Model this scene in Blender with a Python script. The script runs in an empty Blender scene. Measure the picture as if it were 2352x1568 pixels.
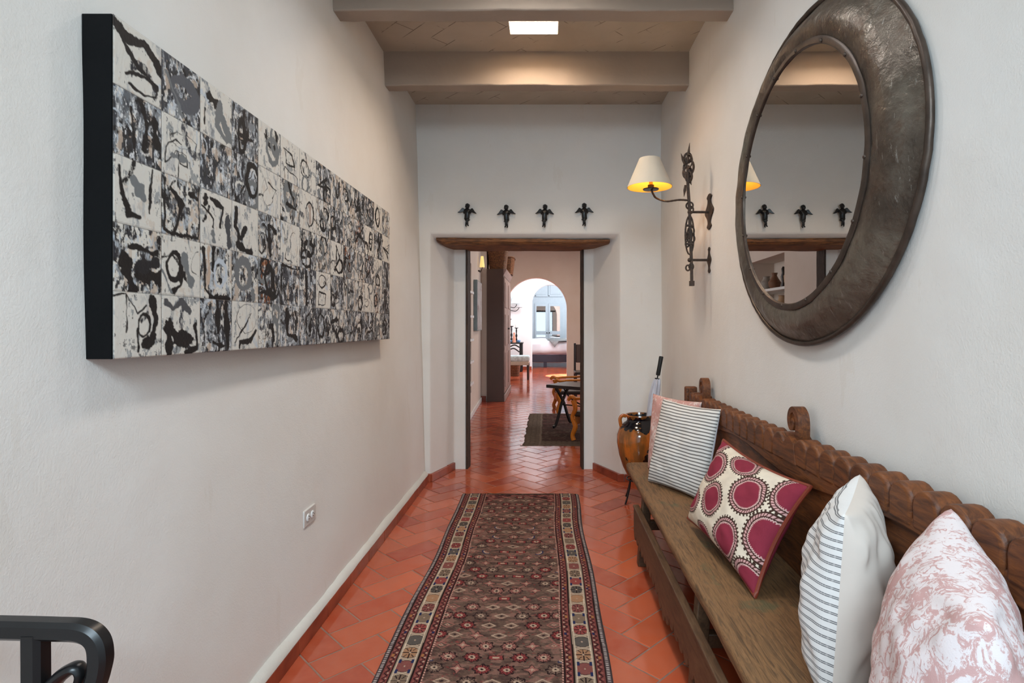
import bpy, bmesh, math, random
import numpy as np
from mathutils import Vector, Matrix, noise as mn
C = bpy.context.scene
col = C.collection
PI = math.pi
random.seed(7)
# ------------------------------------------------------------------ camera, light, exposure
F = 1300.0                       # focal length in pixels of the 2352 wide frame
VX, VY = 1256.0, 742.0           # vanishing point of the corridor
EYE = 1.35
cd = bpy.data.cameras.new('camera'); cam = bpy.data.objects.new('camera', cd); col.objects.link(cam)
cam.location = (0, 0, EYE); cam.rotation_euler = (PI/2, 0, 0)
cd.sensor_width = 36; cd.lens = 36*F/2352
cd.shift_x = (1176-VX)/2352; cd.shift_y = -(784-VY)/2352
cd.clip_start = 0.02; cd.clip_end = 100
C.camera = cam
vs = C.view_settings
vs.view_transform = 'Standard'; vs.look = 'None'; vs.gamma = 1; vs.use_curve_mapping = False
vs.exposure = 0.0
w = bpy.data.worlds.new('daylight'); C.world = w; w.use_nodes = True
bg = w.node_tree.nodes['Background']; bg.inputs[0].default_value = (0.66, 0.85, 1.0, 1); bg.inputs[1].default_value = 1.6

def area(name, loc, target, size, power, color=(1, 1, 1), size_y=None, spread=PI):
    l = bpy.data.lights.new(name, 'AREA'); l.energy = power; l.color = color
    l.shape = 'RECTANGLE'; l.size = size; l.size_y = size_y or size; l.spread = spread
    o = bpy.data.objects.new(name, l); col.objects.link(o); o.location = loc
    d = Vector(target)-Vector(loc)
    o.rotation_euler = d.to_track_quat('-Z', 'Y').to_euler()
    return o
area('daylight_from_patio', (0.0, -1.3, 2.75), (0.0, 1.1, 1.0), 1.5, 37, (0.70, 0.88, 1.0), 0.8, 1.75)
for yy, pw, cc in ((3.5, 25, (1.0, 0.80, 0.61)), (2.45, 17, (0.97, 0.98, 1.0)), (1.4, 9, (0.92, 0.96, 1.0))):
    area('skylight_daylight', (-0.08, yy, 3.34), (-0.08, yy, 0), 0.28, pw, cc)
area('dining_room_daylight', (2.9, 8.0, 2.0), (-0.6, 8.3, 1.2), 1.8, 68, (0.93, 0.95, 1.0), 1.6)
area('dining_room_ceiling_fill', (0.4, 10.8, 3.0), (0.2, 10.8, 0), 0.8, 36, (1.0, 0.86, 0.74))  # fill lamp added under the closed dining room ceiling, no opening above
area('inner_room_daylight', (1.3, 15.0, 2.2), (-1.6, 15.3, 1.0), 1.3, 74, (0.84, 0.93, 1.0), 1.6)
area('inner_room_ceiling_fill', (-0.6, 15.0, 3.0), (-0.6, 15.0, 0), 1.4, 42, (0.86, 0.94, 1.0))  # added overhead fill that brightens the middle room; its ceiling has no opening
area('bedroom_daylight', (1.9, 18.4, 2.3), (-0.8, 18.6, 0.9), 1.4, 48, (0.86, 0.94, 1.0), 1.6)
area('bedroom_ceiling_fill', (0.0, 18.3, 3.3), (0.0, 18.3, 0), 1.6, 32, (0.88, 0.95, 1.0))  # extra lamp put below the solid bedroom ceiling to lift the brightness
sp = bpy.data.lights.new('sun_through_window', 'SPOT'); sp.energy = 6000; sp.spot_size = 0.34; sp.spot_blend = 0.08
sp.color = (1, 0.98, 0.95); sp.shadow_soft_size = 0.02
so = bpy.data.objects.new('sun_through_window', sp); col.objects.link(so); so.location = (1.1, 14.9, 3.05)
so.rotation_euler = (Vector((0.52, 14.55, 0))-Vector(so.location)).to_track_quat('-Z', 'Y').to_euler()

# ------------------------------------------------------------------ helpers
def at(px, py, Y): return Vector(((px-VX)*Y/F, Y, EYE+(VY-py)*Y/F))
def lin(c):
    f = lambda v: v/12.92 if v <= 0.04045 else ((v+0.055)/1.055)**2.4
    return (f(c[0]/255), f(c[1]/255), f(c[2]/255), 1.0)
def link(o, parent=None):
    col.objects.link(o)
    if parent: o.parent = parent
    return o
def tag(o, label=None, cat=None, group=None, kind=None):
    if label: o['label'] = label
    if cat: o['category'] = cat
    if group: o['group'] = group
    if kind: o['kind'] = kind
    return o
def empty(name, loc=(0, 0, 0), rz=0):
    o = bpy.data.objects.new(name, None); link(o); o.location = loc; o.rotation_euler = (0, 0, rz); o.empty_display_size = 0.1
    return o
def obj(name, bm, mat, parent=None, smooth=True, bevel=0, seg=2, sub=0, angle=40):
    bmesh.ops.recalc_face_normals(bm, faces=bm.faces)
    me = bpy.data.meshes.new(name); bm.to_mesh(me); bm.free()
    o = bpy.data.objects.new(name, me); link(o, parent)
    for m in (mat if isinstance(mat, (list, tuple)) else [mat]): me.materials.append(m)
    if bevel:
        b = o.modifiers.new('b', 'BEVEL'); b.width = bevel; b.segments = seg; b.limit_method = 'ANGLE'; b.angle_limit = math.radians(35)
    if sub:
        s = o.modifiers.new('s', 'SUBSURF'); s.levels = sub; s.render_levels = sub
    if smooth:
        me.polygons.foreach_set('use_smooth', [True]*len(me.polygons))
        if not sub:
            try: me.set_sharp_from_angle(angle=math.radians(angle))
            except Exception: pass
    return o
def B(): return bmesh.new()
def box(bm, x0, x1, y0, y1, z0, z1, M=None):
    vs_ = [bm.verts.new(Vector(p)) for p in ((x0,y0,z0),(x1,y0,z0),(x1,y1,z0),(x0,y1,z0),(x0,y0,z1),(x1,y0,z1),(x1,y1,z1),(x0,y1,z1))]
    if M:
        for v in vs_: v.co = M @ v.co
    for f in ((0,3,2,1),(4,5,6,7),(0,1,5,4),(1,2,6,5),(2,3,7,6),(3,0,4,7)): bm.faces.new([vs_[i] for i in f])
    return bm
def bar(bm, a, b, w_, h_, up=(0, 0, 1)):
    a, b = Vector(a), Vector(b); d = (b-a); L = d.length; d.normalize()
    s = d.cross(Vector(up))
    if s.length < 1e-4: s = d.cross(Vector((1, 0, 0)))
    s.normalize(); u = s.cross(d)
    M = Matrix(((s.x, d.x, u.x, a.x), (s.y, d.y, u.y, a.y), (s.z, d.z, u.z, a.z), (0, 0, 0, 1)))
    return box(bm, -w_/2, w_/2, 0, L, -h_/2, h_/2, M)
def smooth_path(pts, n=6):
    pts = [Vector(p) for p in pts]; out = []
    P = [pts[0]*2-pts[1]]+pts+[pts[-1]*2-pts[-2]]
    for i in range(1, len(P)-2):
        for k in range(n):
            t = k/n; a, b, c, d = P[i-1], P[i], P[i+1], P[i+2]
            out.append(0.5*((2*b)+(c-a)*t+(2*a-5*b+4*c-d)*t*t+(3*b-a-3*c+d)*t**3))
    out.append(pts[-1]); return out
def tube(bm, pts, r, n=10, closed=False, ry=None, twist=0, sq=False):
    pts = [Vector(p) for p in pts]; m = len(pts)
    rs = r if isinstance(r, (list, tuple)) else [r]*m
    if len(rs) != m: rs = list(np.interp(np.linspace(0, 1, m), np.linspace(0, 1, len(rs)), rs))
    rings = []; prev = None
    for i, p in enumerate(pts):
        if closed: t = pts[(i+1) % m]-pts[i-1]
        else: t = pts[min(i+1, m-1)]-pts[max(i-1, 0)]
        t.normalize()
        if prev is None:
            s = t.cross(Vector((0, 0, 1)))
            if s.length < 1e-3: s = t.cross(Vector((1, 0, 0)))
        else: s = prev-t*prev.dot(t)
        s.normalize(); prev = s; u = t.cross(s)
        ring = []
        for k in range(n):
            a = 2*PI*k/n+twist*i+(PI/4 if n == 4 else 0); ca, sa = math.cos(a), math.sin(a)
            if sq:
                q = max(abs(ca), abs(sa)); q = (abs(ca)**6+abs(sa)**6)**(1/6); ca /= q; sa /= q
            ring.append(bm.verts.new(p+s*ca*rs[i]+u*sa*(rs[i] if ry is None else rs[i]*ry)))
        rings.append(ring)
    R = m if closed else m-1
    for i in range(R):
        a, b = rings[i], rings[(i+1) % m]
        for k in range(n): bm.faces.new((a[k], a[(k+1) % n], b[(k+1) % n], b[k]))
    if not closed:
        bm.faces.new(rings[0][::-1]); bm.faces.new(rings[-1])
    return bm
def lathe(bm, prof, c=(0, 0, 0), n=32, sx=1, sy=1):
    rings = []
    for r, z in prof:
        rings.append([bm.verts.new((c[0]+max(r, 1e-4)*sx*math.cos(2*PI*k/n), c[1]+max(r, 1e-4)*sy*math.sin(2*PI*k/n), c[2]+z)) for k in range(n)])
    for a, b in zip(rings, rings[1:]):
        for k in range(n): bm.faces.new((a[k], a[(k+1) % n], b[(k+1) % n], b[k]))
    if prof[0][0] > 1e-3: bm.faces.new(rings[0][::-1])
    if prof[-1][0] > 1e-3: bm.faces.new(rings[-1])
    return bm
def prism(bm, pts, axis, a, b):
    def mk(p, t):
        return (t, p[0], p[1]) if axis == 'x' else (p[0], t, p[1]) if axis == 'y' else (p[0], p[1], t)
    A = [bm.verts.new(mk(p, a)) for p in pts]; Bv = [bm.verts.new(mk(p, b)) for p in pts]
    n = len(pts); bm.faces.new(A[::-1]); bm.faces.new(Bv)
    for i in range(n): bm.faces.new((A[i], A[(i+1) % n], Bv[(i+1) % n], Bv[i]))
    return bm
def ball(bm, c, r, s=(1, 1, 1), n=10, M=None):
    q = bmesh.ops.create_uvsphere(bm, u_segments=n+4, v_segments=n, radius=1)
    for v in q['verts']:
        p = Vector((v.co.x*r*s[0], v.co.y*r*s[1], v.co.z*r*s[2]))
        v.co = (M @ p if M else p)+Vector(c)
    return bm
def copy_tree(o, parent=None):
    c = o.copy(); col.objects.link(c)
    if parent: c.parent = parent
    for ch in list(o.children): copy_tree(ch, c)
    return c
def cut(o, cutters):
    tmp = []
    for bm in cutters:
        bmesh.ops.recalc_face_normals(bm, faces=bm.faces)
        me = bpy.data.meshes.new('c'); bm.to_mesh(me); bm.free()
        c = bpy.data.objects.new('c', me); col.objects.link(c); tmp.append(c)
        m = o.modifiers.new('x', 'BOOLEAN'); m.operation = 'DIFFERENCE'; m.solver = 'EXACT'; m.object = c
    bpy.context.view_layer.update()
    dg = bpy.context.evaluated_depsgraph_get()
    nm = bpy.data.meshes.new_from_object(o.evaluated_get(dg)); o.modifiers.clear(); o.data = nm
    for c in tmp: bpy.data.objects.remove(c, do_unlink=True)
    return o
# ------------------------------------------------------------------ node helpers
class NT:
    def __init__(s, name):
        s.m = bpy.data.materials.new(name); s.m.use_nodes = True; s.t = s.m.node_tree
        s.bsdf = s.t.nodes['Principled BSDF']
    def n(s, typ, **kw):
        nd = s.t.nodes.new(typ)
        for k, v in kw.items():
            if k in nd.inputs: s.put(nd.inputs[k], v)
            else: setattr(nd, k, v)
        return nd
    def put(s, inp, v):
        if hasattr(v, 'links'): s.t.links.new(v, inp)
        else: inp.default_value = v
    def math(s, op, a, b=0.0, c=0.0):
        nd = s.t.nodes.new('ShaderNodeMath'); nd.operation = op
        for i, v in enumerate((a, b, c)): s.put(nd.inputs[i], v)
        return nd.outputs[0]
    def mix(s, f, a, b, mode='MIX'):
        nd = s.t.nodes.new('ShaderNodeMix'); nd.data_type = 'RGBA'; nd.blend_type = mode
        s.put(nd.inputs[0], f); s.put(nd.inputs[6], a); s.put(nd.inputs[7], b); return nd.outputs[2]
    def ramp(s, f, stops):
        nd = s.t.nodes.new('ShaderNodeValToRGB'); s.put(nd.inputs[0], f); e = nd.color_ramp.elements
        while len(e) < len(stops): e.new(0.5)
        for k, (p, c) in enumerate(stops):
            e[k].position = p; e[k].color = c if len(c) == 4 else (*c, 1)
        return nd.outputs[0]
    def coord(s, kind='Object', scale=(1, 1, 1), rot=(0, 0, 0)):
        tc = s.t.nodes.new('ShaderNodeTexCoord'); mp = s.t.nodes.new('ShaderNodeMapping')
        s.t.links.new(tc.outputs[kind], mp.inputs[0]); mp.inputs['Scale'].default_value = scale; mp.inputs['Rotation'].default_value = rot
        return mp.outputs[0]
    def noise(s, vec, scale, detail=4, rough=0.5, dist=0.0):
        nd = s.t.nodes.new('ShaderNodeTexNoise'); s.put(nd.inputs['Vector'], vec)
        nd.inputs['Scale'].default_value = scale; nd.inputs['Detail'].default_value = detail; nd.inputs['Roughness'].default_value = rough; nd.inputs['Distortion'].default_value = dist
        return nd.outputs[0]
    def bump(s, h, strength, dist=0.01, prev=None):
        nd = s.t.nodes.new('ShaderNodeBump'); nd.inputs['Strength'].default_value = strength; nd.inputs['Distance'].default_value = dist
        s.put(nd.inputs['Height'], h)
        if prev: s.put(nd.inputs['Normal'], prev)
        return nd.outputs[0]
    def done(s, color=None, rough=0.6, normal=None, metal=0.0, spec=None, **kw):
        b = s.bsdf.inputs
        if color is not None: s.put(b['Base Color'], color)
        s.put(b['Roughness'], rough); s.put(b['Metallic'], metal)
        if normal is not None: s.put(b['Normal'], normal)
        if spec is not None: s.put(b['Specular IOR Level'], spec)
        for k, v in kw.items(): s.put(b[k], v)
        return s.m
def plain(name, rgb, rough=0.6, metal=0.0, var=0.12, scale=12, bump=0.15, spec=0.5, bscale=60, **kw):
    t = NT(name); v = t.coord(); c = lin(rgb)
    d = tuple(x*(1-var) for x in c[:3])+(1,); e = tuple(min(1, x*(1+var)) for x in c[:3])+(1,)
    cc = t.ramp(t.noise(v, scale), [(0.3, d), (0.7, e)])
    return t.done(cc, rough, t.bump(t.noise(v, bscale), bump, 0.004), metal, spec, **kw)
def plaster(name, rgb, warm, bump=0.5):
    t = NT(name); v = t.coord()
    big = t.noise(v, 0.9, 5, 0.6); c = t.ramp(big, [(0.3, lin(warm)), (0.65, lin(rgb))])
    st = t.noise(t.coord(scale=(3, 3, 0.8)), 2.2, 5, 0.6)
    c = t.mix(t.math('MULTIPLY', t.math('GREATER_THAN', st, 0.66), 0.10), c, lin((200, 185, 165)))
    n1 = t.bump(t.noise(v, 5, 4, 0.5), bump*0.4, 0.02)
    n2 = t.bump(t.noise(v, 170, 4, 0.6), bump*0.8, 0.0022, n1)
    return t.done(c, 0.85, n2, spec=0.25)
def wood(name, stops, scale=(1, 1, 1), rough=0.55, grain=18, bump=0.3, extra=None):
    t = NT(name); v = t.coord(scale=scale)
    g = t.noise(v, grain, 6, 0.62, 1.2); b = t.noise(t.coord(), 4, 3)
    f = t.math('ADD', t.math('MULTIPLY', g, 0.75), t.math('MULTIPLY', b, 0.25))
    c = t.ramp(f, stops)
    if extra:
        m = t.noise(t.coord(), extra[1], 4, 0.7)
        c = t.mix(t.ramp(m, [(extra[2], (0, 0, 0)), (extra[2]+0.08, (extra[3],)*3)]), c, lin(extra[0]))
    return t.done(c, rough, t.bump(g, bump, 0.006), spec=0.4)
def vcol_mat(name, rough=0.9, bump=0.3, bs=300, spec=0.2, sheen=0.0):
    t = NT(name); a = t.n('ShaderNodeAttribute', attribute_name='Col')
    return t.done(a.outputs['Color'], rough, t.bump(t.noise(t.coord(), bs, 2), bump, 0.002), spec=spec)
M = {}
M['plaster'] = plaster('white_plaster', (229, 226, 221), (221, 215, 207))
M['plaster_in'] = plaster('inner_plaster', (220, 208, 198), (210, 194, 180), 0.25)
M['plaster_white'] = plaster('bright_plaster', (238, 238, 238), (232, 232, 232), 0.2)
M['lip'] = plaster('rough_white_plaster', (214, 211, 204), (196, 190, 180), 1.0)
M['beam'] = plain('grey_painted_beam', (160, 145, 131), 0.8, var=0.06, scale=3, bump=0.35, bscale=30)
M['bench'] = wood('bench_wood', [(0.27, lin((36, 21, 13))), (0.45, lin((88, 48, 24))), (0.60, lin((120, 68, 32))), (0.78, lin((70, 44, 30)))], (6, 0.8, 5), 0.5, 9, 0.35)
M['seat'] = wood('worn_seat_wood', [(0.25, lin((48, 34, 24))), (0.42, lin((98, 72, 48))), (0.55, lin((134, 98, 64))), (0.66, lin((96, 72, 52))), (0.8, lin((132, 112, 92)))], (11, 0.9, 6), 0.55, 9, 0.7, ((70, 86, 62), 4.5, 0.60, 0.55))
M['apron'] = wood('apron_wood', [(0.25, lin((36, 24, 17))), (0.5, lin((88, 62, 42))), (0.8, lin((110, 84, 60)))], (6, 0.9, 5), 0.5, 9, 0.3)
M['lintel'] = wood('old_lintel_wood', [(0.30, lin((36, 22, 14))), (0.44, lin((92, 60, 38))), (0.56, lin((146, 94, 54))), (0.64, lin((60, 40, 28))), (0.8, lin((120, 84, 54)))], (0.7, 7, 9), 0.7, 9, 0.8)
M['jamb'] = wood('jamb_wood', [(0.3, lin((24, 16, 11))), (0.6, lin((70, 50, 36))), (0.8, lin((96, 74, 54)))], (5, 5, 0.8), 0.7, 9, 0.8)
M['black'] = plain('black_painted_iron', (26, 25, 26), 0.32, 0.2, bump=0.12, spec=0.5, bscale=25)
M['darkwood'] = wood('dark_table_wood', [(0.3, lin((26, 20, 18))), (0.7, lin((58, 46, 44)))], (1, 6, 4), 0.35, 8, 0.1)
M['armoire'] = plain('armoire_side_brown', (74, 54, 46), 0.5, var=0.05, scale=2, bump=0.05)
M['armoire_front'] = wood('limed_door_wood', [(0.3, lin((120, 96, 88))), (0.7, lin((176, 152, 144)))], (4, 4, 0.8), 0.5, 8, 0.1)
M['rust'] = wood('rusty_iron', [(0.3, lin((26, 20, 17))), (0.55, lin((66, 48, 36))), (0.8, lin((112, 78, 52)))], (1, 1, 1), 0.6, 40, 0.5)
M['orange_wood'] = wood('honey_chair_wood', [(0.3, lin((150, 74, 14))), (0.7, lin((214, 128, 38)))], (4, 4, 1), 0.35, 7, 0.1)
M['leather'] = plain('dark_leather', (46, 34, 30), 0.4)
M['white'] = plain('white_enamel', (232, 232, 230), 0.35, var=0.02, bump=0.02)
M['blue_paint'] = plain('pale_blue_paint', (196, 206, 214), 0.5, var=0.03, bump=0.05)
M['bedding'] = plain('white_bedding', (240, 238, 242), 0.9, var=0.02, scale=3, bump=0.1, bscale=6)
M['greycloth'] = plain('grey_throw_cloth', (150, 150, 150), 0.9, var=0.2, scale=30)
M['bedframe'] = plain('dark_bed_frame', (52, 48, 60), 0.45)
M['damask'] = plain('pale_damask', (190, 202, 204), 0.85, var=0.25, scale=22)
M['candle'] = plain('white_candle_wax', (246, 244, 238), 0.4, var=0.01)
M['pinkclay'] = plain('pink_clay', (206, 140, 116), 0.6)
M['blueglass'] = plain('blue_glaze', (84, 132, 176), 0.2)
M['wicker'] = None
t = NT('wicker'); v = t.coord()
wv = t.n('ShaderNodeTexWave', wave_type='BANDS', bands_direction='Z'); t.put(wv.inputs[0], v); wv.inputs['Scale'].default_value = 14; wv.inputs['Distortion'].default_value = 3; wv.inputs['Detail Scale'].default_value = 6
nz = t.noise(v, 60, 3)
f = t.math('ADD', t.math('MULTIPLY', wv.outputs[1], 0.5), t.math('MULTIPLY', nz, 0.5))
M['wicker'] = t.done(t.ramp(f, [(0.25, lin((40, 22, 12))), (0.55, lin((112, 66, 34))), (0.8, lin((166, 108, 60)))]), 0.6, t.bump(f, 0.8, 0.02))
# aged zinc of the mirror frame
t = NT('aged_zinc'); v = t.coord()
a = t.noise(v, 3.2, 6, 0.62); b_ = t.noise(v, 13, 6, 0.75, 0.8)
c = t.ramp(a, [(0.30, lin((56, 44, 38))), (0.46, lin((100, 90, 80))), (0.58, lin((122, 114, 102))), (0.70, lin((104, 104, 94)))])
c = t.mix(t.ramp(b_, [(0.50, (0, 0, 0)), (0.68, (0.6,)*3)]), c, lin((82, 58, 44)))
sc = t.noise(t.coord(scale=(1, 5, 1)), 14, 5, 0.7)
c = t.mix(t.ramp(sc, [(0.62, (0, 0, 0)), (0.66, (0.55,)*3)]), c, lin((160, 156, 148)))
M['zinc'] = t.done(c, t.ramp(b_, [(0.3, (0.27,)*3), (0.7, (0.52,)*3)]), t.bump(t.noise(v, 34, 4, 0.7), 0.55, 0.006, t.bump(t.noise(v, 11, 3), 0.65, 0.014)), 0.7)
M['zinc_dark'] = plain('dark_riveted_band', (74, 62, 54), 0.42, 0.6, var=0.3, scale=20, bump=0.3, bscale=30)
t = NT('mirror_glass'); M['mirror'] = t.done((0.66, 0.655, 0.64, 1), 0.01, metal=1.0)
t = NT('wardrobe_mirror'); M['mirror2'] = t.done((0.85, 0.87, 0.88, 1), 0.02, metal=1.0)
# terracotta
t = NT('terracotta_tile'); v = t.coord(); at_ = t.n('ShaderNodeAttribute', attribute_name='Col')
n1 = t.noise(v, 9, 5, 0.6); n2 = t.noise(v, 2.2, 3)
c = t.mix(t.ramp(n1, [(0.35, (0, 0, 0)), (0.7, (0.45,)*3)]), at_.outputs['Color'], lin((180, 100, 74)))
c = t.mix(t.ramp(n2, [(0.5, (0, 0, 0)), (0.75, (0.3,)*3)]), c, lin((128, 52, 34)))
pits = t.noise(v, 90, 2, 0.5)
c = t.mix(t.ramp(pits, [(0.72, (0, 0, 0)), (0.76, (0.5,)*3)]), c, lin((96, 48, 34)))
rg = t.ramp(n1, [(0.3, (0.08,)*3), (0.7, (0.17,)*3)])
M['tile'] = t.done(c, rg, t.bump(n1, 0.08, 0.005, t.bump(n2, 0.15, 0.02)), spec=0.6)
t = NT('rough_tile_edge'); at_ = t.n('ShaderNodeAttribute', attribute_name='Col'); M['tile_edge'] = t.done(at_.outputs['Color'], 0.75, spec=0.15)
M['grout'] = plain('grout', (138, 106, 92), 0.7, var=0.2, scale=20, bump=0.4)
t = NT('baseboard_tile'); v = t.coord(); n1 = t.noise(v, 8, 5)
M['base'] = t.done(t.ramp(n1, [(0.3, lin((112, 44, 28))), (0.7, lin((160, 76, 50)))]), 0.3, t.bump(n1, 0.15, 0.01), spec=0.5)
# ceiling boards laid as diagonal bricks under grey wash
t = NT('washed_ceiling_brick'); v = t.coord(rot=(0, 0, PI/4))
bk = t.n('ShaderNodeTexBrick'); t.put(bk.inputs['Vector'], v); bk.inputs['Scale'].default_value = 1.0
bk.inputs['Mortar Size'].default_value = 0.0035; bk.inputs['Brick Width'].default_value = 0.30; bk.inputs['Row Height'].default_value = 0.13; bk.inputs['Mortar Smooth'].default_value = 0.3
msk = t.math('MULTIPLY', bk.outputs['Fac'], t.ramp(t.noise(t.coord(), 6, 3), [(0.52, (0, 0, 0)), (0.60, (1, 1, 1))]))
c = t.mix(t.math('MULTIPLY', msk, 0.7), t.ramp(t.noise(t.coord(), 3), [(0.3, lin((172, 160, 144))), (0.7, lin((186, 175, 160)))]), lin((92, 80, 70)))
M['ceil'] = t.done(c, 0.85, t.bump(t.noise(t.coord(), 20, 4), 0.3, 0.01), spec=0.2)
# glazed jar: orange body, black drips from the shoulder and foot
t = NT('drip_glaze'); v = t.coord(); sx = t.n('ShaderNodeSeparateXYZ'); t.put(sx.inputs[0], v)
z = t.math('ADD', sx.outputs[2], t.math('MULTIPLY', t.noise(t.coord(scale=(6, 6, 0.6)), 4, 3), 0.10))
body = t.ramp(t.noise(t.coord(scale=(3, 3, 1)), 3, 5, 0.6), [(0.3, lin((84, 50, 26))), (0.5, lin((138, 84, 38))), (0.62, lin((192, 100, 34))), (0.75, lin((146, 100, 56)))])
dark = t.mix(t.math('MULTIPLY', t.math('GREATER_THAN', z, 0.435), t.math('LESS_THAN', z, 0.53)), body, lin((14, 14, 20)))
bl = t.noise(t.coord(scale=(1.6, 1.6, 1)), 5, 4, 0.6)
dark = t.mix(t.math('MULTIPLY', t.math('GREATER_THAN', bl, 0.57), t.math('LESS_THAN', z, 0.31)), dark, lin((34, 24, 18)))
M['jar'] = t.done(dark, 0.12, t.bump(t.noise(v, 10, 3), 0.15, 0.01), spec=0.6)

# ------------------------------------------------------------------ painted colour grids
def vnoise(h, w_, sy, sx_, rng):
    gy, gx = int(h/sy)+3, int(w_/sx_)+3
    g = rng.random((gy, gx)); y = np.arange(h)/sy; x = np.arange(w_)/sx_
    yi, xi = y.astype(int), x.astype(int); fy, fx = y-yi, x-xi
    fy = (fy*fy*(3-2*fy))[:, None]; fx = (fx*fx*(3-2*fx))[None]
    a = g[np.ix_(yi, xi)]; b = g[np.ix_(yi, xi+1)]; c_ = g[np.ix_(yi+1, xi)]; d = g[np.ix_(yi+1, xi+1)]
    return (a*(1-fx)+b*fx)*(1-fy)+(c_*(1-fx)+d*fx)*fy
def fbm(h, w_, sy, sx_, rng, o=4):
    s = np.zeros((h, w_)); amp = 1; tot = 0
    for k in range(o):
        s += amp*vnoise(h, w_, max(sy/2**k, 0.9), max(sx_/2**k, 0.9), rng); tot += amp; amp *= 0.6
    return s/tot
L3 = lambda c: np.array(lin(c)[:3])
def lay(img, mask, c):
    mask = np.clip(mask, 0, 1)[..., None]; img[:] = img*(1-mask)+L3(c)*mask
def seg_dist(X, Y, pts):
    d = np.full(X.shape, 9.0); tt = np.zeros(X.shape); n = len(pts)-1
    for i in range(n):
        (x0, y0), (x1, y1) = pts[i], pts[i+1]; dx, dy = x1-x0, y1-y0
        t_ = np.clip(((X-x0)*dx+(Y-y0)*dy)/(dx*dx+dy*dy+1e-9), 0, 1)
        q = np.hypot(X-x0-t_*dx, Y-y0-t_*dy); m = q < d; d = np.where(m, q, d); tt = np.where(m, (i+t_)/n, tt)
    return d, tt
def grid_mesh(name, P, colors, mat, parent=None):
    """P: (h,w,3) points, colors (h,w,3) linear"""
    h, w_ = P.shape[:2]; me = bpy.data.meshes.new(name)
    idx = np.arange(h*w_).reshape(h, w_)
    q = np.stack([idx[:-1, :-1], idx[:-1, 1:], idx[1:, 1:], idx[1:, :-1]], -1).reshape(-1, 4)
    me.vertices.add(h*w_); me.vertices.foreach_set('co', P.reshape(-1).astype(np.float32))
    me.loops.add(len(q)*4); me.loops.foreach_set('vertex_index', q.reshape(-1).astype(np.int32))
    me.polygons.add(len(q)); me.polygons.foreach_set('loop_start', np.arange(0, len(q)*4, 4, dtype=np.int32))
    try: me.polygons.foreach_set('loop_total', np.full(len(q), 4, dtype=np.int32))
    except Exception: pass
    me.update(calc_edges=True); me.polygons.foreach_set('use_smooth', np.ones(len(q), dtype=bool))
    ca = me.color_attributes.new('Col', 'FLOAT_COLOR', 'POINT')
    c4 = np.ones((h*w_, 4), np.float32); c4[:, :3] = colors.reshape(-1, 3); ca.data.foreach_set('color', c4.reshape(-1))
    me.materials.append(mat); o = bpy.data.objects.new(name, me); link(o, parent); return o

# ================================================================== SETTING
XR = 0.975                                      # right wall
CZ = 3.216                                      # ceiling
def xl(z): return -1.03-0.09*min(max(z/3.2, 0), 1)**0.8
def wobble(y, z, s): return 0.012*mn.noise(Vector((y*0.7, z*0.7, s)))+0.005*mn.noise(Vector((y*2.6, z*2.6, s+5)))
def wall_grid(name, xf, y0, y1, z0, z1, seed, mat, back):
    bm = B(); ny = int((y1-y0)/0.08)+1; nz_ = int((z1-z0)/0.08)+1; g = []
    for i in range(ny+1):
        y = y0+(y1-y0)*i/ny; row = []
        for j in range(nz_+1):
            z_ = z0+(z1-z0)*j/nz_; row.append(bm.verts.new((xf(z_)+wobble(y, z_, seed), y, z_)))
        g.append(row)
    for i in range(ny):
        for j in range(nz_): bm.faces.new((g[i][j], g[i+1][j], g[i+1][j+1], g[i][j+1]))
    # give the wall its thickness
    br = [[bm.verts.new((back, y0+(y1-y0)*i, z0+(z1-z0)*j)) for j in (0, 1)] for i in (0, 1)]
    bm.faces.new((br[0][0], br[0][1], br[1][1], br[1][0]))
    bm.faces.new([g[i][0] for i in range(ny+1)]+[br[1][0], br[0][0]])
    bm.faces.new([g[i][-1] for i in range(ny+1)][::-1]+[br[0][1], br[1][1]])
    bm.faces.new([g[0][j] for j in range(nz_+1)][::-1]+[br[0][0], br[0][1]])
    bm.faces.new([g[-1][j] for j in range(nz_+1)]+[br[1][1], br[1][0]])
    return tag(obj(name, bm, mat), kind='structure')
YB = -1.0
tag(wall_grid('wall_left', xl, YB, 4.86, -0.02, 3.3, 1.0, M['plaster'], -1.45), 'long white plaster wall carrying the tiled painting')
tag(wall_grid('wall_right', lambda z_: XR, YB, 4.86, -0.02, 3.3, 9.0, M['plaster'], 1.35), 'white plaster wall behind the bench and round mirror')
# end wall: splayed recess and door opening
bm = B()
def ring4(y, xs, zt, zb=-0.02): return [bm.verts.new((xs[0], y, zb)), bm.verts.new((xs[0], y, zt)), bm.verts.new((xs[1], y, zt)), bm.verts.new((xs[1], y, zb))]
o1 = ring4(4.83, (-1.42, 1.32), 3.3); r1 = ring4(4.83, (-0.996, 0.628), 2.116); rm = ring4(4.895, (-0.974, 0.597), 2.083); r2 = ring4(5.24, (-0.858, 0.431), 2.060)
r3 = ring4(5.24, (-0.745, 0.337), 2.032); r4 = ring4(5.34, (-0.745, 0.337), 2.032); o2 = ring4(5.34, (-1.42, 1.32), 3.3)
for a_, b_ in ((o1, r1), (r1, rm), (rm, r2), (r2, r3), (r3, r4), (r4, o2), (o2, o1)):
    for k in range(3): bm.faces.new((a_[k], a_[k+1], b_[k+1], b_[k]))
ew = tag(obj('wall_end', bm, M['plaster'], smooth=False), 'thick white end wall with splayed doorway recess', kind='structure')
bv = ew.modifiers.new('b', 'BEVEL'); bv.width = 0.018; bv.segments = 3; bv.limit_method = 'ANGLE'; bv.angle_limit = math.radians(25)
ew.data.polygons.foreach_set('use_smooth', [True]*len(ew.data.polygons))
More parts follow.
